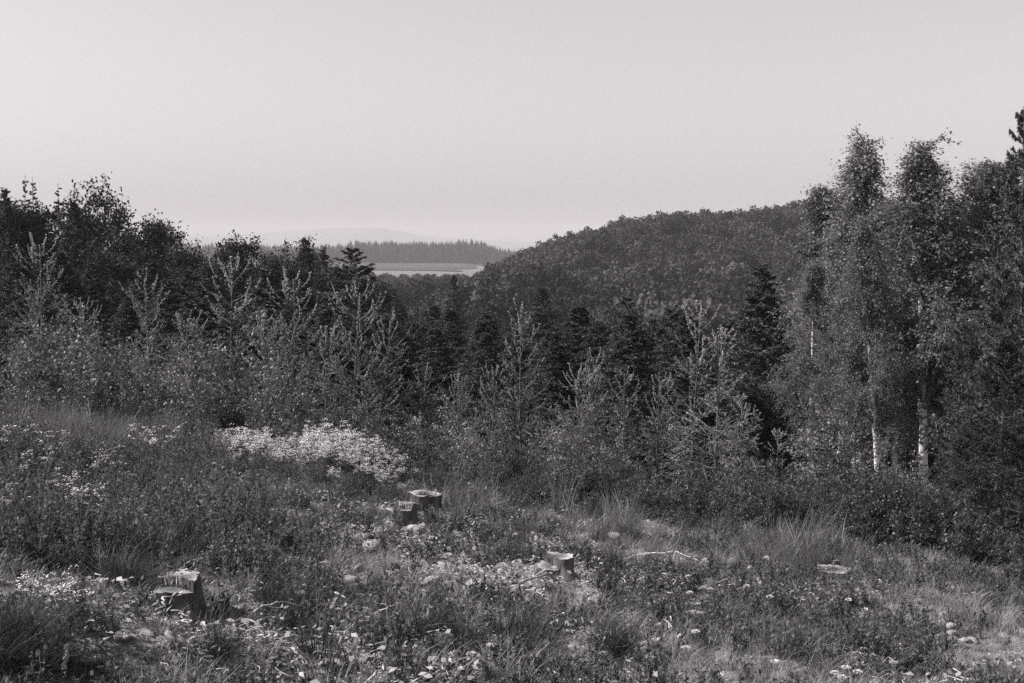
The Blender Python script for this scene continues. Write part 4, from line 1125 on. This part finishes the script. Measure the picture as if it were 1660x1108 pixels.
for k, (px, py) in enumerate(pts):
    a, b = ray(px, py)
    gx, gy, gz = ground_at(px, py + 30)
    x = a*gy; s = max(0.35, (EYE + b*gy - tz(x, gy))/0.27)
    thing('white_flower', PF[k % 3], (x, gy, tz(x, gy)), rg.uniform(0, 6.28), (1.05, 1.05, s),
          ORD[k] + ' from the left of the round white flower heads in the foreground', 'flower', 'round white flowers in the foreground')

# dry stalks
def stalk_mesh(seed):
    rg = np.random.default_rng(seed)
    t = np.linspace(0, 1, 7)
    P = np.stack([0.16*t**2, 0.03*np.sin(t*3), t], -1)
    v, f = tubes(P, 0.006*(1-0.6*t), 4)
    q, d = along(rg, P[None], 26, 0.72, 1.0)
    D = d + rvec(rg, 26)*0.5
    nv, nf = rhombs(q, D, rvec(rg, 26), np.full(26, 0.06), np.full(26, 0.012))
    return [('stem', mesh_np('stem', [(v, f, 0)], [M['drygrass']])), ('seed_head', mesh_np('seed_head', [(nv, nf, 0)], [M['drygrass']]))]
SK = [stalk_mesh(k) for k in range(2)]
for px, top, base, lab in [(1262, 848, 905, 'dry pale stalk left of the two at the foot of the birches'), (1273, 840, 905, 'dry pale stalk right of its twin at the foot of the birches'),
                           (705, 770, 835, 'dry stalk rising behind the pale-topped stump'), (752, 800, 850, 'dry stalk right of the pale-topped stump'), (1541, 925, 960, 'short pale stalk at the right in front of the dark shrubs')]:
    gx, gy, gz = ground_at(px, base); a, b = ray(px, top)
    thing('dry_stalk', SK[0], (a*gy, gy, tz(a*gy, gy)), 1.0 + px, (EYE + b*gy - gz), lab, 'stalk', 'dry stalks')

# ------------------------------------------------------------------ haze
def make_haze():
    x, y0, y1, zb, zt = 7200.0, -7200.0, 7200.0, -24.0, 125.0
    V = np.array([[-x, y0, zb], [x, y0, zb], [x, y1, zb], [-x, y1, zb], [-x, y0, zt], [x, y0, zt], [x, y1, zt], [-x, y1, zt]])
    F = np.array([[0, 3, 2, 1], [4, 5, 6, 7], [0, 1, 5, 4], [1, 2, 6, 5], [2, 3, 7, 6], [3, 0, 4, 7]])
    m, nt, N, L = nodes_of('haze_air')
    v = N.new('ShaderNodeVolumePrincipled')
    v.inputs['Color'].default_value = (0.78, 0.75, 0.767, 1); v.inputs['Density'].default_value = 0.00023
    v.inputs['Anisotropy'].default_value = 0.0
    out = N.new('ShaderNodeOutputMaterial'); L.new(v.outputs[0], out.inputs['Volume'])
    o = link(bpy.data.objects.new('haze', mesh_np('haze', [(V, F, 0)], [m])))
    tag(o, 'thin pale haze lying over the valley and the far hills', None, None, 'stuff')
make_haze()
tot = sum(sum(len(p.vertices) - 2 for p in me.polygons) if len(me.polygons) < 1 else (len(me.loops) - 2*len(me.polygons)) for me in bpy.data.meshes)
print('TRIANGLES', tot, 'OBJECTS', len(bpy.data.objects))
